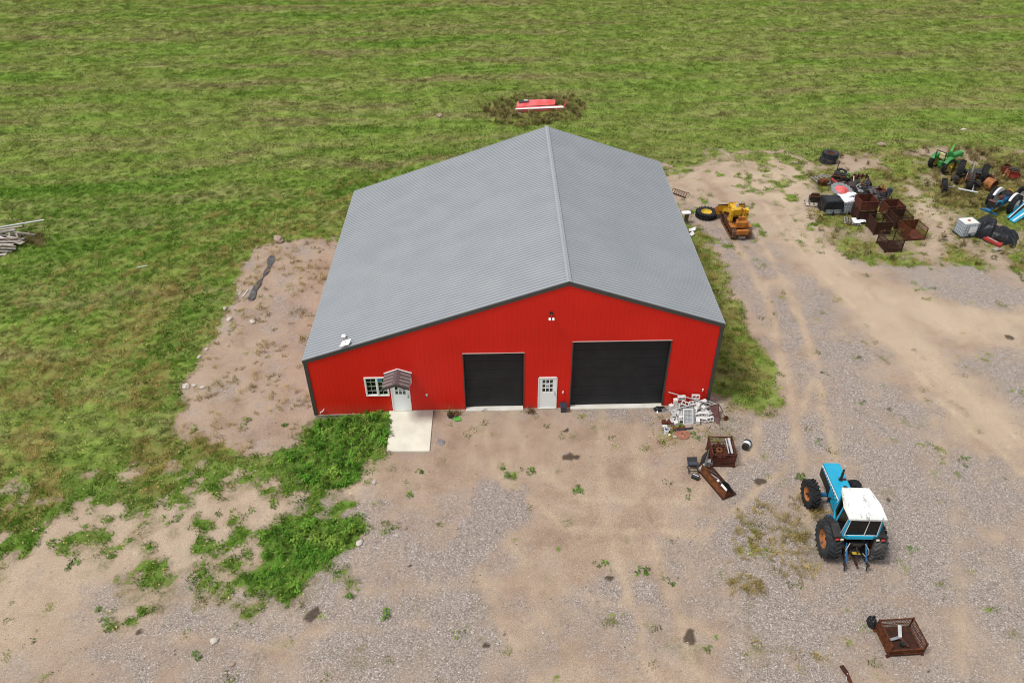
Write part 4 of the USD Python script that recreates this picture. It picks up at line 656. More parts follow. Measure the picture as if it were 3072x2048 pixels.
def scrap(parent, name, seed, size, looks, n=12, base=0.0):
    """a small heap of machine castings, shafts, pulleys and pipes within a box: separate parts"""
    r = np.random.default_rng(seed); w, d, h = size
    for i in range(n):
        k = r.integers(0, 5); p = np.array([r.uniform(-w, w) * .42, r.uniform(-d, d) * .42, 0]); fall = 1 - np.hypot(p[0] / w, p[1] / d) * 1.1; z = base + h * max(.12, fall) * r.uniform(.35, .9); look = looks[int(r.integers(0, len(looks)))]
        R = tuple(r.uniform(-35, 35, 2)) + (r.uniform(0, 360),)
        if k == 0: s = r.uniform(.18, .42, 3); m = [rb((0, 0, 0), s, .03), tube((-s[0] * .7, 0, 0), (s[0] * .7, 0, 0), .05), rb((0, 0, s[2] * .55), (s[0] * .7, s[1] * .6, .08), .015)]; nm = 'casting'
        elif k == 1: L = r.uniform(.35, .8); m = [tube((-L / 2, 0, 0), (L / 2, 0, 0), r.uniform(.025, .05), 8), tube((L / 2 - .05, 0, 0), (L / 2, 0, 0), .08, 10), tube((-L / 2, 0, 0), (-L / 2 + .04, 0, 0), .09, 10)]; nm = 'shaft'
        elif k == 2: q = r.uniform(.13, .24); m = [lathe([(q * .75, -.03), (q, -.04), (q, -.025), (q * .9, 0), (q, .025), (q, .04), (q * .75, .03)], 20), tube((0, 0, -.05), (0, 0, .07), q * .25, 10), bar((-q * .8, 0, 0), (q * .8, 0, 0), .03, .03), bar((0, -q * .8, 0), (0, q * .8, 0), .03, .03)]; nm = 'pulley'
        elif k == 3: a = r.uniform(.2, .45); m = [pathtube([(-a, 0, 0), (-a * .3, .05, .1), (a * .3, .1, .05), (a, 0, -.1)], .025), tube((a, 0, -.1), (a, .06, -.12), .05)]; nm = 'pipe'
        else: s = r.uniform(.2, .45, 2); m = [plate([(-s[0], -s[1] * .6, 0), (s[0], -s[1] * .5, .04), (s[0] * .8, s[1] * .6, .0), (-s[0] * .9, s[1] * .5, .06)], .02), bar((-s[0], -s[1] * .6, .02), (s[0], -s[1] * .5, .06), .04, .04)]; nm = 'plate'
        m = cat_(m); m.apply_scale(1.3); obj(nm, [xf(m, R, (p[0], p[1], z))], look, parent)
def engine(parent, seed, look, look2, s=1.0, loc=(0, 0, 0), rot=(0, 0, 0)):
    """an engine block with head, sump, manifold, pulleys and starter, one part each"""
    r = np.random.default_rng(seed)
    def Q(m):
        m = cat_(m).copy(); m.apply_scale(s); return xf(m, rot, loc)
    obj('engine_block', [Q([rb((0, 0, .42), (.34, .80, .42), .03)] + [tube((.17, -.3 + .2 * i, .42), (.20, -.3 + .2 * i, .42), .055, 10) for i in range(4)])], look, parent)
    obj('cylinder_head', [Q([rb((0, 0, .69), (.30, .76, .12), .02), rb((0, .02, .79), (.20, .62, .10), .03)] + [tube((0, -.24 + .16 * i, .82), (0, -.24 + .16 * i, .90), .03, 8) for i in range(4)])], look2, parent)
    obj('oil_sump', [Q([hull([(-.16, -.40, .22), (.16, -.40, .22), (-.16, .40, .22), (.16, .40, .22), (-.12, -.36, .06), (.12, -.36, .06), (-.12, .15, .02), (.12, .15, .02)])])], look, parent)
    obj('manifold', [Q([tube((-.24, -.34, .62), (-.24, .34, .62), .05)] + [tube((-.15, -.27 + .18 * i, .66), (-.24, -.27 + .18 * i, .62), .035) for i in range(4)])], 'rust', parent)
    obj('pulley', [Q([xf(lathe([(.02, -.03), (.12, -.035), (.105, 0), (.12, .035), (.02, .03)], 20), (90, 0, 0), (0, -.46, .40))])], look2, parent)
    obj('flywheel', [Q([xf(lathe([(.02, -.03), (.25, -.03), (.26, 0), (.25, .03), (.02, .03)], 24), (90, 0, 0), (0, .45, .42))])], look, parent)
    obj('starter', [Q([tube((.25, .1, .30), (.25, .42, .30), .065, 10), tube((.25, .05, .37), (.25, .28, .37), .03)])], 'black_iron', parent)

# ------------------------------------------------------------------ blue tractor with a cab
T = thing('cab_tractor', 'large blue farm tractor with dirty white cab roof parked on the gravel', 'tractor', on((16.80, -9.50), .0), -3.0)
wheel(T, (-.97, 0, .81), .81, .59, .42, -1, 'tyre_grey', 'rim_orange', 22, 'rear_wheel', dish=.16, hub='rust_dark')
wheel(T, (.95, 0, .81), .81, .59, .42, 1, 'tyre_dusty', 'rim_orange', 22, 'rear_wheel', dish=.16, hub='rust_dark')
wheel(T, (-.97, 2.66, .66), .66, .44, .34, -1, 'tyre_black', 'rim_orange', 18, 'front_wheel', (0, 0, 4), dish=.05, hub='rust_dark')
wheel(T, (.97, 2.66, .66), .66, .44, .34, 1, 'tyre_black', 'rim_orange', 18, 'front_wheel', (0, 0, 4), dish=.05, hub='rust_dark')
hx0, hx1 = .40, .385
obj('hood', [hull([(-.40, 1.05, 1.55), (.40, 1.05, 1.55), (-.36, 1.05, 1.86), (.36, 1.05, 1.86), (-.385, 3.62, 1.34), (.385, 3.62, 1.34), (-.365, 3.60, 1.70), (.365, 3.60, 1.70), (-.33, 3.0, 1.76), (.33, 3.0, 1.76)])], 'tractor_cyan', T)
obj('nose', [hull([(-.37, 3.60, .95), (.37, 3.60, .95), (-.375, 3.60, 1.62), (.375, 3.60, 1.62), (-.33, 3.70, 1.0), (.33, 3.70, 1.0), (-.33, 3.69, 1.58), (.33, 3.69, 1.58)])], 'tractor_cyan', T)
for s in (-1, 1):
    obj('grille', [plate([(s * .388, 2.25, 1.05), (s * .388, 3.56, .98), (s * .392, 3.56, 1.46), (s * .400, 2.25, 1.52)], .012)] + [bar((s * .396, 2.3 + .1 * k, 1.07), (s * .402, 2.3 + .1 * k, 1.47), .008, .012) for k in range(13)], 'black_iron', T, label='black louvred grille')
    obj('side_panel', [plate([(s * .385, 1.1, .95), (s * .385, 2.24, 1.02), (s * .402, 2.24, 1.53), (s * .405, 1.1, 1.60)], .014)], 'tractor_cyan', T)
    obj('stripe', [plate([(s * .391, 1.15, 1.70), (s * .393, 3.55, 1.53), (s * .398, 3.55, 1.63), (s * .380, 1.15, 1.80)], .012)], 'white_paint', T)
    obj('stripe_lettering', [bar((s * .405, 1.4 + .19 * k, 1.735 - .0125 * k * .95 - .02), (s * .400, 1.4 + .19 * k + .09, 1.73 - .0125 * k - .02), .004, .05) for k in range(11)], 'black_iron', T)
    obj('lift_rod', [tube((s * .42, -.45, 1.15), (s * .40, -.95, .50), .03), tube((s * .42, -.50, 1.02), (s * .41, -.72, .78), .05)], 'tractor_blue', T)
    obj('lower_link', [bar((s * .36, -.25, .48), (s * .48, -1.02, .42), .06, .09), tube((s * .44, -1.02, .42), (s * .54, -1.02, .42), .06), bar((s * .47, -1.00, .42), (s * .46, -1.10, .12), .05, .03)], 'black_iron', T)
obj('engine', [rb((0, 1.9, .95), (.50, 1.9, .70), .05), rb((0, 3.1, .85), (.42, .9, .4), .04), bx((-.28, 1.6, 1.0), (.1, .5, .25)), tube((.27, 1.3, .9), (.27, 2.2, .9), .07)], 'black_iron', T)
obj('gearbox', [rb((0, .35, .85), (.55, 1.5, .60), .06), rb((0, -.22, .86), (.50, .46, .40), .05), tube((-.2, -.46, 1.0), (.2, -.46, 1.0), .06), tube((0, -.45, .8), (0, -.52, .8), .10, 12)], 'black_iron', T)
obj('rear_axle', [tube((-.75, 0, .80), (.75, 0, .80), .16, 14), tube((-.66, 0, .80), (-.58, 0, .80), .24, 16), tube((.58, 0, .80), (.66, 0, .80), .24, 16)], 'black_iron', T)
obj('front_axle', [rb((0, 2.66, .60), (1.5, .16, .18), .04), tube((-.80, 2.66, .62), (-.66, 2.66, .62), .15, 14), tube((.66, 2.66, .62), (.80, 2.66, .62), .15, 14), rb((0, 2.66, .60), (.34, .4, .36), .05)], 'tractor_blue', T)
obj('fuel_tank', [rb((-.62, .95, .72), (.34, .62, .42), .05)], 'tractor_blue', T); obj('step', [bar((-.80, .75, .45), (-.80, 1.15, .45), .14, .03), bar((-.80, .75, .72), (-.80, 1.15, .72), .14, .03), bar((-.78, .74, .42), (-.74, .74, 1.0), .03, .03), bar((-.78, 1.16, .42), (-.74, 1.16, 1.0), .03, .03)], 'black_iron', T)
obj('exhaust', [tube((.06, 2.50, 1.76), (.06, 2.50, 1.84), .10, 12), tube((.06, 2.5, 1.80), (.06, 2.52, 2.48), .045, 10), tube((.06, 2.5, 1.92), (.06, 2.51, 2.22), .06, 10)], 'black_iron', T)
obj('exhaust_tip', [tube((.06, 2.52, 2.48), (.06, 2.56, 2.62), .055, 10)], 'pale_metal', T)
obj('filler_cap', [tube((.10, 1.98, 1.79), (.10, 1.98, 1.87), .11, 16), tube((.10, 1.98, 1.86), (.10, 1.98, 1.90), .05, 10)], 'black_iron', T)
obj('air_inlet', [tube((.24, 2.52, 1.74), (.24, 2.52, 1.80), .07, 14)], 'rust', T)
# cab: posts, sills, panes, roof
zb_, zt_ = 1.50, 2.76
post = {'rl': ((-.72, -.44, 1.62), (-.66, -.46, zt_)), 'rr': ((.72, -.44, 1.62), (.66, -.46, zt_)), 'ml': ((-.76, .28, 1.42), (-.66, .22, zt_)), 'mr': ((.76, .28, 1.42), (.66, .22, zt_)), 'fl': ((-.52, 1.02, 1.42), (-.52, .92, zt_)), 'fr': ((.52, 1.02, 1.42), (.52, .92, zt_))}
for k, (a, b) in post.items(): obj('cab_post', [bar(a, b, .075, .075)], 'tractor_cyan', T)
obj('cab_sill', [bar((-.76, -.44, 1.60), (.76, -.44, 1.60), .10, .10), bar((-.52, -.53, 1.60), (.52, -.53, 1.60), .07, .16), bar((-.76, -.46, 1.60), (-.77, .3, 1.40), .09, .07), bar((.76, -.46, 1.60), (.77, .3, 1.40), .09, .07), bar((-.77, .3, 1.40), (-.52, 1.04, 1.40), .09, .07), bar((.77, .3, 1.40), (.52, 1.04, 1.40), .09, .07), bar((-.53, 1.04, 1.40), (.53, 1.04, 1.40), .08, .10)], 'tractor_cyan', T)
for s in (-1, 1):
    obj('cab_corner', [hull([(s * .78, -.40, 1.45), (s * .48, -.52, 1.45), (s * .80, -.40, 1.62), (s * .50, -.54, 1.62), (s * .72, -.46, 1.80), (s * .66, -.50, 1.80)])], 'tractor_cyan', T)
def pane(pts, name='cab_window', look='cab_glass'): obj(name, [plate(pts, .008)], look, T)
pane([(-.68, -.46, 1.67), (.12, -.46, 1.67), (.12, -.47, zt_ - .04), (-.62, -.47, zt_ - .04)], 'rear_window'); pane([(.16, -.46, 1.67), (.68, -.46, 1.67), (.62, -.47, zt_ - .04), (.16, -.47, zt_ - .04)], 'rear_window')
obj('rear_window_frame', [bar((-.66, -.49, 1.68), (.66, -.49, 1.68), .02, .03), bar((-.67, -.49, 1.68), (-.62, -.49, zt_ - .03), .02, .025), bar((.67, -.49, 1.68), (.62, -.49, zt_ - .03), .02, .025), bar((.14, -.49, 1.68), (.14, -.49, zt_ - .03), .02, .03)], 'white_paint', T)
for s in (-1, 1):
    pane([(s * .75, -.36, 1.62), (s * .77, .24, 1.46), (s * .67, .20, zt_ - .04), (s * .68, -.40, zt_ - .04)], 'side_window'); pane([(s * .75, .33, 1.46), (s * .54, .98, 1.46), (s * .53, .90, zt_ - .04), (s * .66, .28, zt_ - .04)], 'cab_door')
    obj('door_trim', [bar((s * .78, .32, 1.44), (s * .68, .26, zt_ - .03), .02, .03), bar((s * .78, -.38, 1.63), (s * .70, -.42, zt_ - .03), .02, .03), bar((s * .775, -.38, 1.63), (s * .79, .26, 1.46), .02, .03)], 'pale_metal', T)
pane([(-.48, 1.03, 1.47), (.48, 1.03, 1.47), (.48, .93, zt_ - .04), (-.48, .93, zt_ - .04)], 'windscreen')
obj('cab_floor', [hull([(-.74, -.40, 1.40), (.74, -.40, 1.40), (-.74, .3, 1.30), (.74, .3, 1.30), (-.5, 1.0, 1.30), (.5, 1.0, 1.30), (-.74, -.40, 1.44), (.74, -.40, 1.44), (-.74, .3, 1.34), (.74, .3, 1.34), (-.5, 1.0, 1.34), (.5, 1.0, 1.34)])], 'black_iron', T)
obj('seat', [rb((0, .1, 1.62), (.5, .48, .14), .04), rb((0, -.14, 1.92), (.48, .12, .56), .04)], 'black_iron', T)
obj('dashboard', [rb((0, .86, 1.62), (.6, .2, .5), .05)], 'black_iron', T)
obj('steering_wheel', [xf(lathe([(.19, -.015), (.22, -.015), (.22, .015), (.19, .015)], 20), (-30, 0, 0), (0, .58, 1.95)), tube((0, .60, 1.93), (0, .76, 1.72), .02)], 'black_iron', T)
obj('cab_roof', [hull([(-.76, -.60, 2.74), (.74, -.60, 2.74), (-.78, .1, 2.74), (.78, .1, 2.74), (-.58, 1.10, 2.74), (.58, 1.10, 2.74), (-.78, -.61, 2.84), (.76, -.61, 2.84), (-.72, -.55, 2.92), (.70, -.55, 2.92), (-.70, .1, 2.95), (.70, .1, 2.95), (-.52, .96, 2.92), (.52, .96, 2.92), (-.57, 1.10, 2.84), (.57, 1.10, 2.84)])], 'cab_white', T)
obj('roof_hatch', [rb((.05, -.40, 2.935), (.72, .10, .05), .02), rb((.05, -.05, 2.948), (.80, .62, .03), .012)], 'cab_white', T)
for s in (-1, 1):
    obj('fender', [hull([(s * .74, -.56, 1.42), (s * 1.08, -.58, 1.40), (s * .74, -.52, 1.66), (s * 1.08, -.54, 1.62), (s * .76, .10, 1.80), (s * 1.08, .05, 1.74), (s * .76, .0, 1.60), (s * 1.08, .0, 1.60)]), hull([(s * .76, .10, 1.80), (s * 1.08, .05, 1.74), (s * .76, .0, 1.62), (s * 1.08, 0, 1.62), (s * .76, .86, 1.30), (s * 1.06, .80, 1.28), (s * .76, .80, 1.22), (s * 1.06, .76, 1.20)])], 'black_iron', T, label='dark rear fender')
    obj('tail_light', [rb((s * .94, -.60, 1.52), (.16, .05, .10), .015)], 'lamp_red', T); obj('work_lamp', [rb((s * .74, -.585, 1.50), (.13, .05, .11), .015)], 'cream_box', T)
    obj('mirror', [bar((s * .54, 1.0, 2.1), (s * .92, 1.08, 2.15), .02, .02), rb((s * .94, 1.08, 2.1), (.14, .03, .26), .01)], 'black_iron', T)
obj('hitch', [rb((0, -.50, .62), (.46, .16, .26), .03), tube((-.18, -.50, 1.10), (.18, -.5, 1.10), .07), bar((-.3, -.46, 1.15), (.3, -.46, 1.15), .12, .12), bar((0, -.5, 1.0), (0, -.8, .86), .05, .05)], 'black_iron', T)
obj('drawbar', [bar((0, -.2, .38), (.04, -1.0, .36), .10, .05), tube((.04, -.95, .30), (.04, -.95, .46), .03)], 'rust_dark', T)
obj('power_shaft_guard', [hull([(-.13, -.58, .68), (.13, -.58, .68), (-.16, -.76, .76), (.16, -.76, .76), (-.13, -.58, .72), (.13, -.58, .72), (-.16, -.76, .80), (.16, -.76, .80)])], 'rim_yellow', T)
obj('hose', [pathtube([(.34, -.50, 1.15), (.52, -.62, .9), (.60, -.60, .62), (.48, -.64, .5), (.36, -.56, .60)], .018), pathtube([(-.30, -.50, 1.2), (-.46, -.66, .92), (-.40, -.70, .62)], .018)], 'pale_metal', T)

# ------------------------------------------------------------------ wire and steel stillage crates
def crate(name, label, group, w, d, h, look, loc, rot=0, low_front=None, floor='rust_dark', nw=None, skip=(), solid=()):
    c = thing(name, label, 'crate', loc, rot, group)
    for sx in (-1, 1):
        for sy in (-1, 1): obj('corner_post', [bar((sx * w / 2, sy * d / 2, 0), (sx * w / 2, sy * d / 2, h + .05), .055, .055), bx((sx * w / 2, sy * d / 2, .03), (.11, .11, .06))], look, c)
    obj('base', [bx((0, 0, .13), (w - .02, d - .02, .025))] + [bar((-w / 2, y, .09), (w / 2, y, .09), .06, .06) for y in (-d / 2, 0, d / 2)], floor, c)
    for k, (a, b) in enumerate((((-w / 2, -d / 2), (w / 2, -d / 2)), ((w / 2, -d / 2), (w / 2, d / 2)), ((w / 2, d / 2), (-w / 2, d / 2)), ((-w / 2, d / 2), (-w / 2, -d / 2)))):
        if k in skip: continue
        a, b = np.array(a), np.array(b); hh = low_front if (k == 0 and low_front) else h; L = np.linalg.norm(b - a); z0 = .13
        A = lambda t, z: (*(a + (b - a) * t), z)
        obj('rail', [bar(A(0, hh), A(1, hh), .045, .045)], look, c); obj('rail', [bar(A(0, z0), A(1, z0), .045, .045)], look, c)
        if k in solid:
            obj('side_sheet', [bar(A(.02, (z0 + hh) / 2), A(.98, (z0 + hh) / 2), hh - z0 - .04, .012)] if False else [hull([A(.02, z0), A(.98, z0), A(.02, hh), A(.98, hh)] + [tuple(np.array(A(t, z)) + np.array([-(b - a)[1], (b - a)[0], 0]) / L * .012) for t in (.02, .98) for z in (z0, hh)])] + [bar(A(.02, z0 + (hh - z0) * q), A(.98, z0 + (hh - z0) * q), .03, .03) for q in (.33, .66)], look, c)
            continue
        n = nw or int(L / .062); ms = [bar(A((i + .5) / n, z0), A((i + .5) / n, hh), .012, .012) for i in range(n)]
        m = max(3, int((hh - z0) / .085)); ms += [bar(A(.01, z0 + (hh - z0) * j / m), A(.99, z0 + (hh - z0) * j / m), .012, .012) for j in range(1, m)]
        ms += [bar(A(.01, z0 + (hh - z0) * .5), A(.99, z0 + (hh - z0) * .5), .03, .02)]
        obj('wire_side', ms, look, c, kind='stuff')
    return c
C1 = crate('wire_crate', 'rusty wire crate with bent scrap inside, alone on gravel at lower right', None, 1.36, 1.10, .72, 'rust', on((17.23, -13.85)), 2.5, low_front=.40, solid=(3,))
s1 = thing('scrap_bracket', 'bent grey and red metal bracket lying inside the lone gravel crate', 'scrap', on((17.20, -13.85), .16), 20)
obj('arm', [bar((-.38, .1, .08), (.05, .02, .16), .10, .05)], 'grey_metal', s1); obj('arm', [bar((.05, .02, .16), (.30, .38, .30), .13, .04)], 'pale_metal', s1); obj('arm', [bar((.05, .02, .14), (.12, -.38, .06), .09, .05)], 'rust_red', s1)
obj('hook', [pathtube([(-.38, .1, .1), (-.46, .18, .2), (-.42, .26, .28)], .035)], 'pale_metal', s1); obj('pivot', [tube((.0, -.22, .0), (.0, -.22, .14), .10, 14), tube((0, -.22, .14), (0, -.22, .19), .035, 10)], 'black_iron', s1)
bk = thing('black_bag', 'crumpled black bag against the back left corner of the lone gravel crate', 'bag', on((16.46, -13.08)), 10)
m = trimesh.creation.icosphere(3, 1.0); v = m.vertices; n_ = (meshkit.fbm(v * 3.1 + 9, 3, 2) - .5) * .5; m.vertices = v * (1 + n_[:, None]) * (.17, .24, .26) + [0, 0, .2]; obj('bag_body', [m], 'black_sheet', bk); obj('bag_knot', [tube((0.05, .05, .38), (.08, .08, .48), .04, 7, .06)], 'black_sheet', bk)
C2 = crate('wire_crate', 'rusty wire crate holding a bladed rotor below the concrete blocks', None, 1.12, 1.18, .86, 'rust_red', on((12.60, -3.84)), -3, low_front=.80)
ro = thing('rotor', 'rusty bladed rotor with orange hub lying in the crate by the blocks', 'rotor', on((12.50, -3.80), .42), 10, tilt=(8, 0, 0))
obj('rotor_disc', [lathe([(.10, -.03), (.44, -.02), (.44, .03), (.10, .04)], 28)], 'rust_dark', ro)
obj('hub', [lathe([(.075, -.02), (.19, .0), (.17, .12), (.12, .15), (.075, .15)], 24)], 'rust_light', ro)
for k in range(10):
    a = 2 * PI * k / 10; obj('blade', [xf(hull([(.20, -.02, .03), (.46, -.09, .05), (.46, .09, .13), (.20, .05, .12), (.20, -.02, .05), (.46, -.09, .07), (.46, .09, .15), (.20, .05, .14)]), (0, 0, math.degrees(a)))], 'rust_red', ro)
wb = thing('frame_rail', 'pale grey steel rail leaning inside the crate beside the rotor', 'rail', on((13.02, -3.75), .30), -3)
obj('rail_bar', [bar((0, -.48, .40), (-.02, .5, .52), .10, .05)], 'pale_metal', wb); obj('cross_bar', [bar((-.14, -.45, .36), (-.16, .44, .48), .04, .03)], 'pale_metal', wb); obj('cross_bar', [bar((-.18, .05, .42), (.02, .05, .45), .03, .03)], 'grey_metal', wb)

# ------------------------------------------------------------------ around the blue tractor: loader bucket, chair, battery, drum
a_, b_ = np.array((11.42, -4.73)), np.array((12.15, -6.49)); dv = (b_ - a_) / np.linalg.norm(b_ - a_)
lb = thing('loader_bucket', 'long rusty loader bucket lying on the dirt below the rotor crate', 'bucket', on(tuple((a_ + b_) / 2)), math.degrees(math.atan2(dv[1], dv[0])))
Lb = float(np.linalg.norm(b_ - a_)); hl = Lb / 2
sec = [(-.02, .0), (.02, .34), (.16, .43), (.30, .38), (.62, .06), (.60, .03), (.30, .0)]
obj('bucket_face', [hull([(-hl, .0, .02), (hl, .0, .02), (-hl, .06, .44), (hl, .06, .44), (-hl, .03, .02), (hl, .03, .02), (-hl, .09, .44), (hl, .09, .44)])], 'rust_light', lb)
obj('bucket_floor', [hull([(-hl, .0, .01), (hl, .0, .01), (-hl, .62, .01), (hl, .62, .01), (-hl, .0, .035), (hl, .0, .035), (-hl, .62, .035), (hl, .62, .035)])], 'rust_dark', lb)
obj('top_lip', [bar((-hl, .07, .45), (hl, .07, .45), .06, .05)], 'rust', lb); obj('bottom_lip', [bar((-hl - .02, -.02, .03), (hl + .02, -.02, .03), .07, .05)], 'rust_dark', lb)
for s in (-1, 1): obj('end_plate', [hull([(s * hl, .0, .01), (s * hl, .06, .45), (s * hl, .66, .04), (s * (hl - .03), .0, .01), (s * (hl - .03), .06, .45), (s * (hl - .03), .66, .04)])], 'rust', lb)
obj('cutting_edge', [hull([(-hl, .55, .03), (hl, .55, .03), (-hl, .74, .05), (hl, .74, .05), (-hl, .55, .05), (hl, .55, .05)])], 'rust_dark', lb)
obj('brace', [bar((-.5, .08, .40), (-.12, .5, .06), .05, .04)], 'pale_metal', lb); obj('brace', [bar((-.86, .12, .40), (-.40, .58, .08), .04, .04)], 'dark_wood', lb)
wp = thing('white_jug', 'long white plastic jug lying in the rusty loader bucket', 'jug', on(tuple((a_ + b_) / 2 + dv * .42 + np.array([-dv[1], dv[0]]) * .22), .20), math.degrees(math.atan2(dv[1], dv[0])))
obj('jug_body', [rb((0, 0, .12), (.74, .17, .20), .06)], 'white_paint', wp); obj('jug_handle', [tube((-.18, -.03, .22), (-.02, -.03, .235), .05, 10)], 'black_iron', wp); obj('jug_cap', [tube((-.37, 0, .13), (-.44, 0, .13), .045, 10)], 'black_iron', wp)
lid = thing('plastic_cover', 'curved black plastic panel standing at the back of the loader bucket', 'panel', on(tuple((a_ + b_) / 2 + dv * .55 + np.array([-dv[1], dv[0]]) * .42), .06), math.degrees(math.atan2(dv[1], dv[0])))
pp = [(-.42 + .84 * i / 10, .02 + .05 * math.sin(PI * i / 10), .14 + .26 * math.sin(PI * i / 10)) for i in range(11)]
obj('panel_sheet', [hull([pp[i], pp[i + 1], (pp[i][0], .10, 0), (pp[i + 1][0], .10, 0), (pp[i][0], .12, 0.0), (pp[i + 1][0], pp[i + 1][1] + .02, pp[i + 1][2])]) for i in range(10)], 'black_iron', lid)
ch = thing('folding_chair', 'broken black metal chair lying left of the rusty loader bucket', 'chair', on((11.08, -4.55)), 0)
obj('seat_frame', [bar((-.22, -.32, .20), (.22, -.32, .20), .03, .03), bar((-.22, .0, .22), (.22, .0, .22), .03, .03)], 'black_iron', ch)
for s in (-1, 1): obj('leg', [bar((s * .22, -.34, .0), (s * .22, .34, .46), .03, .03)], 'black_iron', ch); obj('leg', [bar((s * .20, .18, .0), (s * .22, -.34, .22), .03, .03)], 'black_iron', ch)
obj('backrest', [plate([(-.24, .16, .33), (.24, .16, .33), (.24, .36, .48), (-.24, .36, .48)], .025)], 'black_iron', ch); obj('seat_pad', [rb((.03, .10, .30), (.46, .22, .09), .03, (25, 0, 0))], 'bin_navy', ch)
ba = thing('battery', 'small black car battery beside the broken chair and loader bucket', 'battery', on((11.11, -5.14)), -35)
obj('battery_case', [rb((0, 0, .10), (.36, .20, .20), .015)], 'black_iron', ba); obj('battery_top', [rb((0, 0, .21), (.35, .19, .025), .008), tube((.12, .05, .21), (.12, .05, .25), .015, 8), tube((-.12, .05, .21), (-.12, .05, .25), .015, 8)], 'bin_navy', ba); obj('carry_strap', [bar((-.15, .0, .235), (.15, .0, .235), .03, .012)], 'white_paint', ba)
gt = thing('metal_trough', 'grey folded sheet metal hood wedged between loader bucket and rotor crate', 'sheet metal', on((11.79, -4.2)), 62)
obj('trough_side', [plate([(-.45, -.16, .02), (.50, -.10, .02), (.52, .02, .52), (-.30, -.02, .30)], .02)], 'grey_metal', gt); obj('trough_side', [plate([(-.45, .20, .02), (.45, .26, .02), (.52, .02, .52), (-.30, -.02, .30)], .02)], 'black_iron', gt)
obj('trough_end', [plate([(-.48, -.20, .0), (-.48, .24, .0), (-.32, .0, .34)], .03)], 'pale_metal', gt); obj('inner_drum', [tube((-.1, -.22, .16), (.1, -.22, .20), .15, 14)], 'grey_metal', gt)
dr = thing('plastic_pail', 'black pail with white label lying right of the rotor crate', 'pail', on((14.06, -3.16)), 0)
ax = np.array([math.cos(math.radians(58)), math.sin(math.radians(58)), 0]); o = np.array([0, 0, .18])
obj('pail_body', [tube(o - ax * .24, o + ax * .20, .17, 18, .185)], 'black_iron', dr); obj('pail_label', [tube(o - ax * .06, o + ax * .11, .186, 18, .188)], 'white_sheet', dr); obj('pail_rim', [tube(o + ax * .19, o + ax * .22, .20, 18)], 'bin_navy', dr)

# ------------------------------------------------------------------ the heap of concrete blocks at the corner
blk = manifold3d.Manifold.cube((.40, .20, .20), True) - manifold3d.Manifold.cube((.150, .140, .3), True).translate((.088, 0, 0)) - manifold3d.Manifold.cube((.150, .140, .3), True).translate((-.088, 0, 0))
bm = blk.to_mesh(); blkm = trimesh.Trimesh(bm.vert_properties[:, :3], bm.tri_verts, process=False)
# place in the heap: pixel row turned to a spot on the ground, height, turns, and how it lies (label)
BLK = [(11.30,-.28,.78,(90,0,4),'topmost against the wall, left one of two'), (12.05,-.24,.80,(70,0,-4),'topmost against the wall, right one of two'),
 (10.98,-.42,.60,(0,84,8),'on end at the upper left of the heap'), (11.48,-.55,.62,(55,0,-32),'turned slantwise below the top left block'), (11.05,-.66,.46,(0,0,78),'lying under the long white pole, hollow ends to the left'),
 (10.74,-.62,.40,(0,80,20),'on end at the left edge under the pole'), (11.86,-.52,.58,(20,0,12),'flat behind the crossed poles'), (12.42,-.42,.56,(90,0,24),'leaning at the upper right end of the heap'),
 (12.16,-.60,.52,(80,0,60),'on its side under the right end of the poles'), (11.62,-.80,.44,(5,0,-18),'lying flat in the middle between the two poles'), (11.95,-.86,.42,(88,0,70),'on edge right of the white grid box top'),
 (12.38,-.75,.38,(0,82,40),'standing on end before the maroon sheet'), (12.08,-1.05,.30,(85,0,12),'upright behind the right side of the grid box'), (12.42,-1.02,.28,(84,0,-8),'second from the right in the front row'),
 (12.62,-.95,.24,(30,0,30),'lowest by the maroon sheet at the right'), (12.30,-1.24,.12,(86,0,-16),'standing on the ground at the front right'), (12.66,-1.22,.12,(70,0,16),'outermost at the front right corner'),
 (12.02,-1.32,.12,(88,0,82),'on the ground touching the grid box right side'), (10.82,-.95,.34,(0,12,80),'slumped at the left edge above the pale rubble'), (11.12,-.92,.32,(12,0,86),'laid lengthwise left of the grid box'),
 (10.72,-1.22,.14,(0,20,70),'on the ground at the far left front'), (10.98,-1.26,.16,(8,6,84),'on the ground left of the grid box, broad side up'), (11.22,-1.14,.22,(70,0,60),'leaning against the grid box left side'), (10.88,-1.52,.08,(20,70,30),'broken half at the lower left foot of the heap')]
for x, y, z, rt_, lab in BLK:
    top('concrete_block', [xf(blkm, rt_, on((x, y), z + .03))], 'cinder', 'grey hollow concrete block ' + lab, 'concrete block', 'concrete blocks heaped at the barn corner')
hp = thing('rubble', 'grey rubble filling the core of the concrete block heap', 'rubble', on((11.75, -.65)), kind='stuff')
r = np.random.default_rng(5); obj('lump', [xf(rb((0, 0, 0), (r.uniform(.18, .4), .19, .19), .02), tuple(r.uniform(-40, 40, 3)), (r.uniform(-.85, .85), r.uniform(-.35, .45), 0.08 + .16 * k / 13)) for k in range(26)], 'cinder', hp)
gb = thing('grid_box', 'white box with square grid front leaning among the concrete blocks', 'box', on((11.56, -1.40)), 2, tilt=(-32, 0, 0))
obj('box_body', [rb((.02, .12, .40), (.66, .28, .80), .03)], 'grey_metal', gb); obj('grid_frame', [bar((-.30, -.04, .02), (.22, -.04, .02), .05, .04), bar((-.30, -.04, .78), (.22, -.04, .78), .05, .04), bar((-.29, -.04, .02), (-.29, -.04, .78), .04, .05), bar((.20, -.04, .02), (.20, -.04, .78), .04, .05), bx((-.04, -.028, .40), (.50, .01, .76))], 'white_paint', gb)
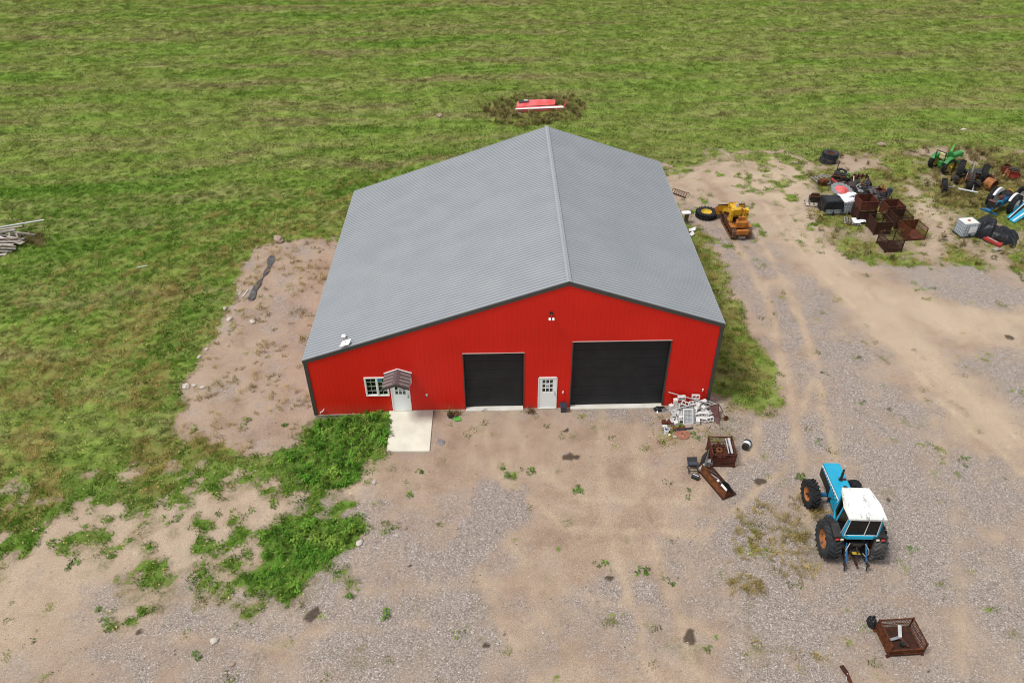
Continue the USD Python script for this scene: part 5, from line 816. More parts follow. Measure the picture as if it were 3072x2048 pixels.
obj('grid_bar', [bar((-.25 + .07 * k, -.045, .03), (-.25 + .07 * k, -.045, .77), .014, .02) for k in range(7)] + [bar((-.28, -.046, .06 + .07 * k), (.2, -.046, .06 + .07 * k), .014, .02) for k in range(11)], 'grey_metal', gb, kind='stuff')
obj('side_grille', [bx((.355, .1, .10 + .06 * k), (.012, .2, .03)) for k in range(11)], 'pale_metal', gb)
z_ = g1(11.5, -.5)
top('long_pole', [tube((10.62, -.06, z_ + 1.02), (12.72, -.72, z_ + .74), .022, 8)], 'pale_metal', 'long pale metal pole slanting over the top of the blocks', 'pole')
top('long_pole', [tube((10.68, -.95, z_ + .58), (11.98, -.70, z_ + .72), .024, 8)], 'pale_metal', 'shorter pale metal pole across the middle of the blocks', 'pole')
top('long_pole', [tube((11.10, -.20, z_ + .92), (12.50, -.62, z_ + .70), .018, 8)], 'grey_metal', 'grey metal pole just below the longest slanting pole', 'pole')
ms_ = thing('barrow_tray', 'maroon sheet steel tray and frame tipped at the barn corner', 'tray', on((13.0, -.72)), 0)
obj('tray_sheet', [plate([(-.30, -.02, .55), (.18, .10, .60), (.16, -.42, .18), (-.12, -.38, .12)], .02)], 'maroon', ms_); obj('tray_sheet', [plate([(-.12, -.40, .14), (.16, -.44, .20), (.14, -.78, .02), (-.02, -.70, .02)], .02)], 'maroon', ms_)
obj('frame_tube', [pathtube([(-.28, .36, .62), (-.05, .22, .60), (.22, .10, .50), (.46, -.30, .28), (.58, -.42, .16)], .02)], 'pale_metal', ms_); obj('frame_tube', [pathtube([(-.30, .0, .56), (.20, .12, .62), (.55, -.44, .12), (.16, -.5, .16)], .022)], 'rust_dark', ms_); obj('strut', [bar((.18, .1, .6), (.16, -.46, .18), .03, .03)], 'rust_dark', ms_); obj('wheel_stub', [xf(lathe([(.05, -.03), (.13, -.03), (.13, .03), (.05, .03)], 16), (70, 20, 0), (.52, -.45, .14))], 'rust', ms_)
gr = thing('oven_rack', 'dark slatted metal rack left of the concrete blocks', 'rack', on((10.55, -.52)), 28, tilt=(38, 0, 0))
obj('rack_frame', [bar((-.2, -.28, .04), (.2, -.28, .04), .02, .02), bar((-.2, .26, .04), (.2, .26, .04), .02, .02)], 'black_iron', gr)
for k in range(7): obj('rack_bar', [tube((-.19 + .063 * k, -.28, .05), (-.19 + .063 * k, .26, .05), .011, 6)], 'pale_metal', gr)
bb = thing('black_rag', 'black plastic scrap by the big garage door sill', 'plastic scrap', on((10.22, -.34)), 0)
m = trimesh.creation.icosphere(3, 1.0); v = m.vertices; m.vertices = v * (1 + (meshkit.fbm(v * 2.7 + 3, 3, 6)[:, None] - .5) * .9) * (.34, .16, .13) + [0, 0, .08]; obj('scrap_sheet', [m], 'black_sheet', bb); obj('white_tag', [plate([(-.20, -.22, .02), (-.10, -.24, .02), (-.14, -.08, .12)], .01)], 'white_paint', bb)
dm = thing('mower_deck', 'small dark red rusty mower deck left of the block heap', 'mower deck', on((10.4, -1.33)), 0)
obj('deck_shell', [hull([(-.28, -.12, .10), (.26, -.16, .10), (.30, .12, .10), (-.22, .16, .10), (-.20, -.06, .20), (.18, -.08, .22), (.2, .08, .2), (-.14, .1, .2)])], 'rust_red', dm); obj('deck_boss', [tube((0, 0, .2), (0, 0, .27), .05, 10)], 'pale_metal', dm); obj('deck_guard', [plate([(.1, -.2, .02), (.36, -.30, .02), (.40, -.02, .14), (.2, .02, .16)], .02)], 'maroon', dm); obj('deck_foot', [rb((-.12, -.26, .05), (.26, .18, .10), .03)], 'cinder', dm)
wpail = thing('white_bucket', 'white bucket with blue cord inside at lower left of the heap', 'bucket', on((10.25, -2.1)), 0)
obj('bucket_shell', [lathe([(.10, .0), (.13, .30), (.145, .31), (.145, .33), (.115, .33), (.085, .02)], 20)], 'white_sheet', wpail); obj('cord', [pathtube([(.09 * math.cos(t), .09 * math.sin(t), .30 + .03 * math.sin(3 * t)) for t in np.linspace(0, 11, 24)], .014)], 'tractor_blue', wpail)
disc = thing('cover_disc', 'flat round rusty red lid lying before the block heap', 'lid', on((11.08, -2.19)), 0)
obj('lid_plate', [lathe([(.01, .015), (.36, .02), (.37, .03), (.36, .045), (.01, .04)], 32)], 'terracotta', disc); obj('lid_boss', [tube((-.02, .05, .04), (-.02, .05, .075), .03, 8)], 'rust', disc)
rp = thing('rusty_plate', 'rusty flat steel plate in the weeds before the blocks', 'plate', on((11.0, -1.68)), -4)
obj('plate_sheet', [rb((0, 0, .05), (.62, .20, .04), .01)], 'rust_light', rp); obj('plate_rib', [bar((-.36, -.10, .06), (.30, -.08, .07), .06, .05)], 'rust_red', rp)
top('steel_channel', [bar(on((10.63, -1.92), .05), on((11.69, -1.77), .07), .07, .06), bar(on((10.71, -1.95), .04), on((11.3, -1.92), .05), .03, .03)], 'bin_navy', 'dark green steel bar lying before the concrete blocks', 'bar')
for k, (xa, ya, xb, yb) in enumerate(((1600, 900, 1760, 1060), (1640, 930, 1730, 1150), (1560, 960, 1790, 1080))):
    top('dry_branch', [pathtube([on((12.51, -1.3), .10 + .03 * k), on((12.62, -1.57), .12 - .02 * k), on(((12.55, -1.75), (12.42, -1.92), (12.7, -1.8))[k], .05)], .014)], 'pale_wood', ('upper', 'middle', 'lower')[k] + ' bare dead branch below the right end of the block heap', 'branch')
top('tennis_ball', [trimesh.creation.icosphere(2, .075).apply_translation(on((10.39, -2.26), .07))], 'rim_cream', 'pale yellow ball on the ground beside the white bucket', 'ball', smooth=True)

# ------------------------------------------------------------------ small things along the wall
tb = thing('waste_bin', 'small navy waste bin at the wall beside the middle door', 'bin', on((5.14, -.26)), 0)
obj('bin_body', [hull([(-.13, -.13, .0), (.13, -.13, .0), (-.13, .13, 0), (.13, .13, 0), (-.17, -.17, .42), (.17, -.17, .42), (-.17, .17, .42), (.17, .17, .42)])], 'bin_navy', tb); obj('bin_lid', [rb((0, 0, .44), (.37, .37, .05), .015), rb((0, -.02, .475), (.2, .2, .03), .01)], 'bin_navy', tb)
fp = thing('flower_pot', 'black flower pot with dead red plant beside the concrete slab', 'flower pot', on((-0.8, -0.58)), 0)
obj('pot', [lathe([(.10, 0), (.14, .24), (.155, .25), (.155, .27), (.12, .27), (.09, .02)], 18)], 'black_iron', fp); obj('dead_plant', [blades(34, .2, .34, .03, 71, .9).apply_translation((0, 0, .2))], 'weed_brown', fp)
fp2 = thing('planter', 'upset terracotta planter with red brown stems by the flower pot', 'planter', on((-0.48, -0.42)), 40)
obj('planter_tray', [rb((0, 0, .08), (.34, .22, .16), .02, (20, 0, 0))], 'terracotta', fp2); obj('dead_plant', [blades(30, .22, .28, .03, 72, 1.0).apply_translation((0, 0, .1))], 'weed_brown', fp2)
gt2 = thing('seed_tray', 'bright green plastic tray on the ground near the flower pot', 'tray', on((-0.42, -0.78)), 12)
obj('tray_base', [bx((0, 0, .03), (.26, .26, .02))], 'leaf_green_paint', gt2); obj('tray_rim', [bar((-.14, -.14, .06), (.14, -.14, .06), .02, .06), bar((-.14, .14, .06), (.14, .14, .06), .02, .06), bar((-.14, -.13, .06), (-.14, .13, .06), .06, .02), bar((.14, -.13, .06), (.14, .13, .06), .06, .02)], 'leaf_green_paint', gt2)
dp = thing('dead_shrub', 'clump of dead red brown stems at the wall between the garage doors', 'shrub', on((3.42, -0.3)), 0)
obj('stem', [blades(50, .16, .34, .016, 73, .9)], 'weed_brown', dp); obj('seed_head', [blades(30, .2, .3, .03, 74, 1.2)], 'rust_red', dp)
top('drain_cover', [lathe([(.01, 0), (.20, .0), (.21, .03), (.19, .05), (.01, .045)], 20).apply_translation(on((-1.19, -2.42)))], 'grey_metal', 'grey round metal cover on the dirt right of the concrete slab', 'cover')
sh = thing('rusty_shank', 'rusty curved plough shank at the bottom edge of the gravel', 'plough shank', on((15.85, -15.45)), 0)
P0, P1, P2 = np.array([*(14.66, -14.79), 0]), np.array([*(14.73, -15.11), 0]), np.array([*(14.77, -15.82), 0]); o_ = np.array([15.85, -15.45, 0])
obj('shank_blade', [bar(P0 - o_ + [0, 0, .06], P1 - o_ + [0, 0, .10], .16, .05)], 'rust_dark', sh); obj('shank_arm', [bar(P1 - o_ + [0, 0, .10], P2 - o_ + [0, 0, .08], .12, .06)], 'rust_red', sh); obj('shank_pin', [bar(P1 - o_ + [.02, -.02, .12], P1 - o_ + [-.14, -.32, .06], .03, .03)], 'pale_metal', sh)
hr = thing('harrow_tines', 'rusty spring tine rake section lying behind the barn roof edge', 'rake', on((15.9, 24.1)), -40)
obj('tine_bar', [tube((-.7, 0, .1), (.7, -.1, .1), .04)], 'rust_dark', hr)
for k in range(7): obj('tine', [pathtube([(-.6 + .2 * k, -.01, .1), (-.62 + .2 * k, .2, .3), (-.6 + .2 * k, .5, .25), (-.58 + .2 * k, .66, .05)], .024)], 'rust', hr)
# ------------------------------------------------------------------ yellow crawler loader and the big wheel beside the barn
CL = thing('crawler_loader', 'old yellow crawler loader with rusty tracks and raised bucket beside the barn', 'crawler loader', on((19.0, 18.65)), 2)
for s in (-1, 1):
    tr = UsdGeom.Xform.Define(stage, path_of(CL, 'track')).GetPrim(); X0 = s * .56; ms = []
    rear, fr, R_ = -1.12, 1.12, .34; per = []
    for t in np.linspace(rear, fr, 14): per.append((t, 2 * R_ + .03, 0))
    for a in np.linspace(80, -80, 8): per.append((fr + R_ * math.cos(math.radians(a)), R_ + .03 + R_ * math.sin(math.radians(a)), a - 90))
    for t in np.linspace(fr, rear, 14): per.append((t, .03, 0))
    for a in np.linspace(260, 100, 8): per.append((rear + R_ * math.cos(math.radians(a)), R_ + .03 + R_ * math.sin(math.radians(a)), a - 90))
    for y, z, a in per: ms += [bx((X0, y, z), (.32, .15, .035), (a, 0, 0)), xf(bx((0, .05, .035 if z > .3 else -.035), (.32, .025, .05)), (a, 0, 0), (X0, y, z))]
    obj('track_shoes', ms, 'track_steel', tr, kind='stuff')
    obj('track_frame', [rb((X0, 0, .36), (.16, 2.1, .22), .03)], 'rust', tr); obj('sprocket', [tube((X0 - .08, rear, R_ + .03), (X0 + .08, rear, R_ + .03), .29, 18)], 'rust_dark', tr); obj('idler', [tube((X0 - .08, fr, R_ + .03), (X0 + .08, fr, R_ + .03), .28, 18)], 'rust_dark', tr)
    for k in range(4): obj('roller', [tube((X0 - .08, -.66 + .44 * k, .17), (X0 + .08, -.66 + .44 * k, .17), .11, 12)], 'rust_dark', tr)
    obj('lift_arm', [bar((s * .52, -.15, 1.62), (s * .56, 1.35, .95), .11, .24), bar((s * .56, 1.35, .95), (s * .56, 1.62, .50), .11, .20)], 'loader_yellow', CL)
    obj('arm_tower', [hull([(s * .46, -.30, .75), (s * .62, -.30, .75), (s * .46, .35, .75), (s * .62, .35, .75), (s * .46, -.30, 1.72), (s * .62, -.30, 1.72), (s * .46, .05, 1.76), (s * .62, .05, 1.76)])], 'loader_yellow', CL)
    obj('lift_cylinder', [tube((s * .44, -.1, .85), (s * .46, .75, 1.22), .065, 12), tube((s * .46, .75, 1.22), (s * .47, 1.05, 1.30), .035, 10)], 'loader_yellow', CL)
    obj('track_guard', [rb((s * .56, -.75, .80), (.36, .62, .06), .015)], 'loader_orange', CL)
obj('hood', [rb((0, .72, 1.22), (.62, 1.15, .58), .05)], 'loader_yellow', CL); obj('radiator_guard', [rb((0, 1.34, 1.10), (.70, .12, .86), .03)], 'loader_yellow', CL)
obj('radiator_grille', [bar((-.28, 1.405, .80 + .06 * k), (.28, 1.405, .80 + .06 * k), .015, .025) for k in range(11)], 'rust_dark', CL)
obj('cross_tube', [tube((-.58, -.10, 1.68), (.58, -.10, 1.68), .08, 12)], 'loader_yellow', CL)
obj('muffler', [tube((.05, .62, 1.5), (.05, .62, 1.78), .09, 12), tube((.05, .62, 1.78), (.05, .62, 2.0), .035, 8)], 'pale_metal', CL)
obj('seat', [rb((0, -.62, 1.06), (.52, .46, .14), .04), rb((0, -.86, 1.32), (.54, .12, .46), .04)], 'loader_orange', CL)
obj('fuel_tank', [rb((0, -.98, .98), (.86, .26, .52), .05)], 'loader_orange', CL); obj('operator_floor', [rb((0, -.35, .72), (.80, .8, .10), .02)], 'rust', CL)
obj('control_levers', [tube((-.22 + .1 * k, -.12, .75), (-.24 + .1 * k, -.28, 1.36), .018, 6) for k in range(5)], 'black_iron', CL)
obj('belly', [rb((0, .2, .55), (.66, 2.2, .42), .05)], 'rust_dark', CL); obj('counterweight', [rb((0, -1.42, .62), (.84, .26, .36), .04)], 'loader_orange', CL); obj('drawbar', [rb((0, -1.45, .38), (.3, .36, .10), .02)], 'rust_dark', CL)
bu = UsdGeom.Xform.Define(stage, path_of(CL, 'bucket')).GetPrim()
obj('bucket_back', [hull([(-.98, 1.66, .40), (.98, 1.66, .40), (-.98, 1.60, 1.18), (.98, 1.60, 1.18), (-.98, 1.69, .40), (.98, 1.69, .40), (-.98, 1.63, 1.18), (.98, 1.63, 1.18)])], 'loader_yellow', bu)
obj('bucket_floor', [hull([(-.98, 1.66, .36), (.98, 1.66, .36), (-.98, 2.42, .52), (.98, 2.42, .52), (-.98, 1.66, .40), (.98, 1.66, .40), (-.98, 2.42, .55), (.98, 2.42, .55)])], 'rust', bu)
for s in (-1, 1): obj('bucket_side', [hull([(s * .98, 1.64, .38), (s * .98, 1.60, 1.18), (s * .98, 2.40, .54), (s * .95, 1.64, .38), (s * .95, 1.60, 1.18), (s * .95, 2.40, .54)])], 'loader_orange' if s < 0 else 'rust_red', bu)
obj('bucket_rim', [bar((-.99, 1.62, 1.19), (.99, 1.62, 1.19), .05, .06)], 'rust_dark', bu); obj('bucket_linkage', [bar((-.2, 1.0, 1.55), (-.2, 1.62, .95), .06, .10), bar((.2, 1.0, 1.55), (.2, 1.62, .95), .06, .10)], 'loader_yellow', bu)
BW = thing('tractor_wheel', 'big tractor tyre with yellow rim lying flat beside the yellow loader', 'wheel', on((17.31, 20.73)), 0, tilt=(0, -90, 0))
wheel(BW, (.24, 0, 0), .78, .46, .40, 1, 'tyre_black', 'rim_yellow', 20, 'wheel_body', dish=.14, hub='rim_yellow')
wpst = thing('capped_post', 'dark post with white board on top beside the barn eave', 'post', on((15.62, 19.75)), 8)
obj('post_shaft', [rb((0, 0, .40), (.26, .22, .82), .02)], 'dark_wood', wpst); obj('post_cap', [rb((-.08, 0, .85), (.62, .42, .10), .02), bx((.12, -.05, .91), (.2, .16, .02))], 'white_sheet', wpst)
for k, (u, v, lab, sz) in enumerate(((385, 800, 'broken white board leaning in the weeds by the barn eave', .5), (360, 870, 'small pale chunk at the barn eave below the white board', .3))):
    w = (15.82, 18.5) if k == 0 else (15.68, 17.89)
    q = thing('broken_board', lab, 'board', on(w), 30 * k); obj('board_piece', [plate([(-sz * .5, -.1, .05), (sz * .4, -.14, .16), (sz * .5, .12, .3), (-sz * .4, .16, .1)], .03)], 'white_sheet', q); obj('board_piece', [plate([(-.1, -sz * .5, .02), (.12, -sz * .4, .1), (.16, sz * .3, .2), (-.06, sz * .3, .08)], .03)], 'weathered_wood', q)

# ------------------------------------------------------------------ the scrap yard at the right
ts = (29.64, 29.43)
for k, lab in ((0, 'muddy tractor tyre at the bottom of the stack of two in the grass'), (1, 'tractor tyre with rusty rim on top of the stack of two')):
    W = thing('stacked_tyre', lab, 'tyre', on((ts[0] - .06 + .10 * k, ts[1] + .45), .44 * k), 40 * k, 'two stacked tractor tyres' if False else None, tilt=(0, -90 + 2 * k, 0))
    wheel(W, (.22, 0, 0), .66, .43, .34, 1, ('tyre_dusty', 'tyre_grey')[k], ('rust_dark', 'rust')[k], 18, 'wheel_body', dish=.08, hub='rust')
W = thing('implement_wheel', 'tyre with pale yellow rim tilted against the engine scrap heap', 'wheel', on((29.66, 26.97), .30), 0, tilt=(0, -58, -62))
wheel(W, (0, 0, 0), .52, .30, .26, 1, 'tyre_black', 'rim_cream', 14, 'wheel_body', dish=.03, hub='rim_cream')
top('hitch_pin', [pathtube([on((29.32, 27.18), .1), on((29.38, 27.32), .8), on((29.43, 27.32), 1.25)], .035)], 'rust_dark', 'rusty upright iron bar behind the tyre with pale yellow rim', 'bar')
pa, pb, pc, pd = [np.array([*on(p, h)]) for p, h in zip(((27.2, 26.87), (28.44, 27.37), (28.63, 26.53), (27.26, 25.58)), (.10, .12, .30, .22))]
lt = thing('lattice_gate', 'weathered pale wooden lattice frame lying beside the engine scrap heap', 'wooden frame', (0, 0, 0))
for a, b in ((pa, pb), (pb, pc), (pc, pd), (pd, pa)): obj('frame_board', [bar(a, b, .10, .06)], 'weathered_wood', lt)
for t in (.25, .5, .75): obj('lattice_board', [bar(pa + (pb - pa) * t, pd + (pc - pd) * t, .07, .04)], 'pale_wood', lt)
for t in (.33, .66): obj('lattice_board', [bar(pa + (pd - pa) * t + [0, 0, .03], pb + (pc - pb) * t + [0, 0, .03], .07, .04)], 'weathered_wood', lt)
H1 = thing('scrap_engine', 'greasy dark engine on the heap before the yellow rimmed tyre', 'engine', on((28.95, 25.68)), 65); engine(H1, 1, 'greasy_iron', 'black_iron', 1.25)
H2 = thing('engine_scrap', 'heap of pulleys, shafts and castings around the greasy engine', 'scrap heap', on((29.3, 25.36)), 20); scrap(H2, 'scrap', 2, (2.9, 1.7, .9), ['greasy_iron', 'black_iron', 'black_iron', 'rust_dark', 'rust_red', 'greasy_iron', 'grey_metal'], 44)
H3 = thing('rusty_gearbox', 'rusty brown gearbox casting left of the greasy engine', 'gearbox', on((27.69, 25.47)), 15)
obj('gear_case', [rb((0, 0, .26), (.75, .48, .42), .05)], 'rust', H3); obj('gear_cover', [rb((.05, 0, .50), (.5, .36, .08), .02)], 'rust_light', H3); obj('input_shaft', [tube((.36, 0, .3), (.72, .02, .3), .05, 10)], 'rust_dark', H3); obj('output_flange', [tube((-.37, 0, .28), (-.45, 0, .28), .16, 14)], 'rust_dark', H3)
H4 = thing('green_pump_frame', 'green and rusty pipe frame with valves right of the engine heap', 'pipe frame', on((30.33, 25.46)), 0)
obj('pipe_rail', [pathtube([(-.75, -.2, .1), (-.72, -.1, .75), (.1, .1, .85), (.85, .1, .75), (.9, 0, .1)], .05)], 'rust_red', H4); obj('pipe_rail', [pathtube([(-.7, .3, .1), (-.1, .4, .6), (.7, .4, .55)], .045)], 'rust', H4)
obj('green_ring', [xf(lathe([(.17, -.04), (.22, -.04), (.22, .04), (.17, .04)], 20), (40, 0, 0), (-.75, .1, .85))], 'leaf_green_paint', H4)
for k in range(4): obj('valve', [tube((-.3 + .33 * k, .1, .55), (-.3 + .33 * k, .08, .98), .07, 10), tube((-.38 + .33 * k, .1, .8), (-.22 + .33 * k, .1, .8), .05, 8)], ('rust_red', 'greasy_iron')[k % 2], H4)
top('bent_pipe', [pathtube([on((29.76, 24.42), .25), on((29.81, 24.93), .55), on((29.82, 25.18), .95)], .045)], 'rim_cream', 'pale yellow bent pipe rising between the two engine heaps', 'pipe')
H5 = thing('scrap_engine', 'dark oily engine in the middle of the scrap yard behind the crates', 'engine', on((30.44, 24.08)), -35); engine(H5, 5, 'black_iron', 'greasy_iron', 1.3)
H6 = thing('engine_scrap', 'heap of black greasy machine parts behind the pair of tanks', 'scrap heap', on((30.31, 23.46)), -20); scrap(H6, 'scrap', 9, (3.0, 2.2, 1.1), ['black_iron', 'greasy_iron', 'greasy_iron', 'bin_navy', 'black_iron', 'rust_dark', 'grey_metal'], 56)
H7 = thing('red_pump', 'dark red pump with grey motor at the right end of the engine heaps', 'pump', on((31.24, 22.96)), 10)
obj('pump_body', [tube((0, 0, .2), (0, 0, .75), .26, 16), tube((0, 0, .75), (0, 0, .85), .32, 16), tube((-.3, 0, .5), (-.05, 0, .5), .12, 12)], 'rust_red', H7); obj('pump_pipe', [tube((0, 0, .85), (-.05, .05, 1.3), .05, 10), pathtube([(-.3, 0, .5), (-.5, .1, .7), (-.5, .2, 1.0)], .05)], 'red_paint', H7); obj('motor', [tube((.45, -.1, .3), (.55, -.15, .95), .22, 16), tube((.55, -.15, .95), (.57, -.16, 1.02), .16, 14)], 'bin_navy', H7); obj('motor_fins', [xf(bx((0, 0, 0), (.02, .46, .4)), (0, 0, 36 * k), (.5, -.12, .6)) for k in range(5)], 'grey_metal', H7); obj('pump_base', [rb((.15, 0, .1), (1.0, .6, .16), .03)], 'rust_dark', H7); obj('orange_valve', [tube((.1, -.4, .1), (.1, -.4, .4), .09, 10), tube((.0, -.4, .3), (.2, -.4, .3), .06, 8)], 'seat_orange', H7)
gd = thing('toothed_disc', 'grey toothed disc wheel with red hub leaning behind the pair of tanks', 'disc', on((28.19, 23.16), .72), 6, tilt=(14, 4, 0))
tp = []
for k in range(40):
    a = 2 * PI * k / 40; q = .92 if k % 2 else .78; tp.append((q * math.cos(a), q * math.sin(a)))
obj('tooth_ring', [prism(Polygon(tp).difference(Polygon([(.52 * math.cos(t), .52 * math.sin(t)) for t in np.linspace(0, 2 * PI, 30)])), .05)], 'grey_metal', gd)
obj('red_hub', [lathe([(.05, .0), (.53, .0), (.53, .04), (.30, .20), (.14, .26), (.05, .26)], 24)], 'faded_red', gd)
for k in range(4): obj('hub_web', [xf(hull([(.1, -.02, .05), (.52, -.02, .03), (.1, .02, .05), (.52, .02, .03), (.1, 0, .28), (.3, 0, .24)]), (0, 0, 90 * k + 20))], 'red_paint', gd)
obj('support_stand', [tube((0, .1, -.75), (0, .05, .0), .10, 10), bar((-.4, .1, -.72), (.4, .1, -.72), .08, .06)], 'rust_dark', gd)
top('red_beam', [bar(on((27.94, 24.8), .85), on((28.15, 24.1), .85), .10, .12)], 'red_paint', 'short red steel beam above the toothed grey disc', 'beam')
ep = thing('engine_pallet', 'wooden pallet loaded with a small oily engine left of the black tarped tank', 'pallet', on((25.88, 22.28)), -12)
for k in range(4): obj('board', [rb((-.5 + .33 * k, 0, .13), (.22, 1.0, .03), .006)], 'pale_wood', ep)
for k in range(3): obj('runner', [rb((0, -.44 + .44 * k, .06), (1.3, .10, .10), .01)], 'weathered_wood', ep)
H8 = thing('scrap_engine', 'small oily engine lying on the pallet left of the black tarped tank', 'engine', on((25.92, 22.4), .15), 80); engine(H8, 8, 'greasy_iron', 'rust_dark', .85, rot=(0, 0, 0))
def tote(name, label, loc, rot=0, sheet=None, plate_label=False):
    t = thing(name, label, 'tank', loc, rot); w, d, h = 1.2, 1.0, .98
    obj('pallet', [rb((0, 0, .12), (w, d, .03), .01)] + [rb((x, 0, .05), (.12, d, .10), .01) for x in (-.52, 0, .52)], 'black_iron', t)
    obj('tank_body', [rb((0, 0, .13 + h / 2), (w - .06, d - .06, h), .07)], 'tank_white', t, smooth=20)
    obj('tank_lid', [rb((0, 0, .13 + h + .0), (w - .14, d - .14, .04), .015)], 'tank_top', t); obj('filler_cap', [tube((0, 0, .15 + h), (0, 0, .20 + h), .11, 18)], 'terracotta' if plate_label else 'black_iron', t)
    v = []
    for z in (.16, .38, .62, .86, 1.10): v += [bar((-w / 2, -d / 2, z), (w / 2, -d / 2, z), .022, .022), bar((-w / 2, d / 2, z), (w / 2, d / 2, z), .022, .022), bar((-w / 2, -d / 2, z), (-w / 2, d / 2, z), .022, .022), bar((w / 2, -d / 2, z), (w / 2, d / 2, z), .022, .022)]
    for k in range(7): x = -w / 2 + w * k / 6; v += [bar((x, -d / 2, .14), (x, -d / 2, 1.11), .022, .022), bar((x, d / 2, .14), (x, d / 2, 1.11), .022, .022)]
    for k in range(1, 6): y = -d / 2 + d * k / 6; v += [bar((-w / 2, y, .14), (-w / 2, y, 1.11), .022, .022), bar((w / 2, y, .14), (w / 2, y, 1.11), .022, .022)]
    obj('cage', v, 'cage_grey', t, kind='stuff')
    obj('outlet_valve', [tube((0, -d / 2 + .06, .24), (0, -d / 2 - .08, .24), .06, 12), rb((0, -d / 2 - .05, .31), (.05, .06, .10), .01)], 'black_iron', t)
    if plate_label: obj('label_sheet', [bx((.12, -d / 2 - .015, .66), (.58, .008, .48)), bx((.28, -d / 2 - .021, .66), (.14, .006, .34))], 'white_sheet', t)
    return t
def drape(fn, nx=26, ny=26, t=.012):
    """a crumpled sheet over a height function fn(u, v) -> point, u and v from 0 to 1"""
    V = np.array([fn(i / (nx - 1), j / (ny - 1)) for j in range(ny) for i in range(nx)]); F = []
    for j in range(ny - 1):
        for i in range(nx - 1): a = j * nx + i; F += [[a, a + 1, a + nx + 1], [a, a + nx + 1, a + nx]]
    return trimesh.Trimesh(V, F, process=False)
t1 = (26.7, 20.56); t2 = (27.88, 20.64)
tote('liquid_tank', 'caged white liquid tank under a black tarp, left of the pair', on((t1[0] + .03, t1[1] + .48)), 0)
tote('liquid_tank', 'caged white liquid tank under a crumpled white sheet, right of the pair', on((t2[0], t2[1] + .48)), 4)
r = np.random.default_rng(3)
def over_box(w, d, h, hang, seed, amp=.05, front=None):
    def fn(u, v):
        x, y = (u - .5) * (w + 2 * hang[0]), (v - .5) * (d + 2 * hang[1]); n = meshkit.fbm(np.array([[x * 2.4, y * 2.4, seed]]), 4, seed)[0] - .5; n2 = meshkit.fbm(np.array([[x * 5, y * 5, seed + 7.]]), 3, seed)[0] - .5
        ex, ey = max(0, abs(x) - w / 2), max(0, abs(y) - d / 2); z = h - max(ex, ey) * 1.0 + amp * n * 1.5
        X = np.sign(x) * min(abs(x), w / 2 + .03 + ex * .10); Yv = np.sign(y) * min(abs(y), d / 2 + .03 + ey * .10); k = (ex > 0 or ey > 0)
        return (X + (amp * n2 * 2 if k else 0), Yv + (amp * n * 2 if k else 0), max(z, .03))
    return drape(fn, 40, 40)
tp1 = thing('black_tarp', 'black plastic tarp draped over the left caged tank', 'tarp', on((t1[0] - .02, t1[1] + .5)), 0)
obj('tarp_sheet', [over_box(1.26, 1.06, 1.18, (.95, .62), 5)], 'black_sheet', tp1, smooth=40); obj('tarp_weight', [rb((.42, -.36, 1.24), (.16, .16, .10), .03)], 'bin_navy', tp1)
tp2 = thing('white_tarp', 'crumpled white plastic sheet over the top of the right caged tank', 'tarp', on((t2[0] + .05, t2[1] + .55)), 4)
obj('tarp_sheet', [over_box(1.24, 1.04, 1.22, (.16, .14), 8, .16)], 'white_sheet', tp2, smooth=40); obj('tarp_fold', [over_box(.5, .5, 1.42, (.2, .2), 12, .18).apply_translation((.25, .2, 0))], 'white_sheet', tp2, smooth=40)
sp = (27.81, 19.48)
pl = thing('slatted_pallet', 'grey wooden pallet with dark gaps before the pair of tanks', 'pallet', on(sp), -18)
for k in range(7): obj('slat', [rb((-.54 + .18 * k, 0, .13), (.105, 1.05, .03), .006)], 'weathered_wood', pl)
for k in range(3): obj('runner', [rb((0, -.46 + .46 * k, .06), (1.22, .10, .10), .01)], 'dark_wood', pl)
bg = thing('white_plastic_bag', 'torn white plastic bag lying on the slatted pallet', 'plastic bag', on((sp[0] + .42, sp[1] - .12), .14), 0)
obj('bag_sheet', [drape(lambda u, v: ((u - .5) * .9 + .15 * (meshkit.fbm(np.array([[u * 3, v * 3, 1.]]), 3, 4)[0] - .5), (v - .5) * .7 * (1.2 - .5 * u), .03 + .20 * meshkit.fbm(np.array([[u * 5, v * 5, 2.]]), 3, 5)[0] * (1 - abs(u - .5))), 22, 22)], 'white_sheet', bg, smooth=40)
# steel stillages: two columns
cp = [(29.03, 15.22), (29.22, 17.65), (29.56, 19.53), (29.59, 19.99)]
cx_ = [(cp[0][0], cp[0][1] + .65), (cp[1][0], cp[1][1] + .65), (cp[0][0] + .33, cp[1][1] + 2.15)]
gC = None
crate('wire_crate', 'dark rusty open wire crate nearest the yard in the left column of crates', gC, 1.15, 1.30, .95, 'rust_dark', on(cx_[0]), 3, solid=())
crate('wire_crate', 'dark rusty crate with plank sides second from the yard in the left column', gC, 1.15, 1.30, .98, 'rust_dark', on((cx_[1][0], cx_[1][1] - .0)), 2, solid=(0, 3))
c3 = (28.75, 20.1)
crate('wire_crate', 'bottom crate of the stack of two at the far left of the crates', gC, 1.30, 1.25, .92, 'rust_dark', on(c3), 2, solid=(0, 3))
crate('wire_crate', 'top crate of the stack of two, open and empty with bright rim', gC, 1.20, 1.20, .70, 'rust_red', on(c3, .95), 1, solid=(0, 1, 2, 3))
hc = crate('wire_crate', 'red brown crate with hooped steel handles at the back right of the crates', gC, 1.22, 1.15, .98, 'rust_red', on((31.05, 20.5)), 3, solid=(0, 1, 2, 3))
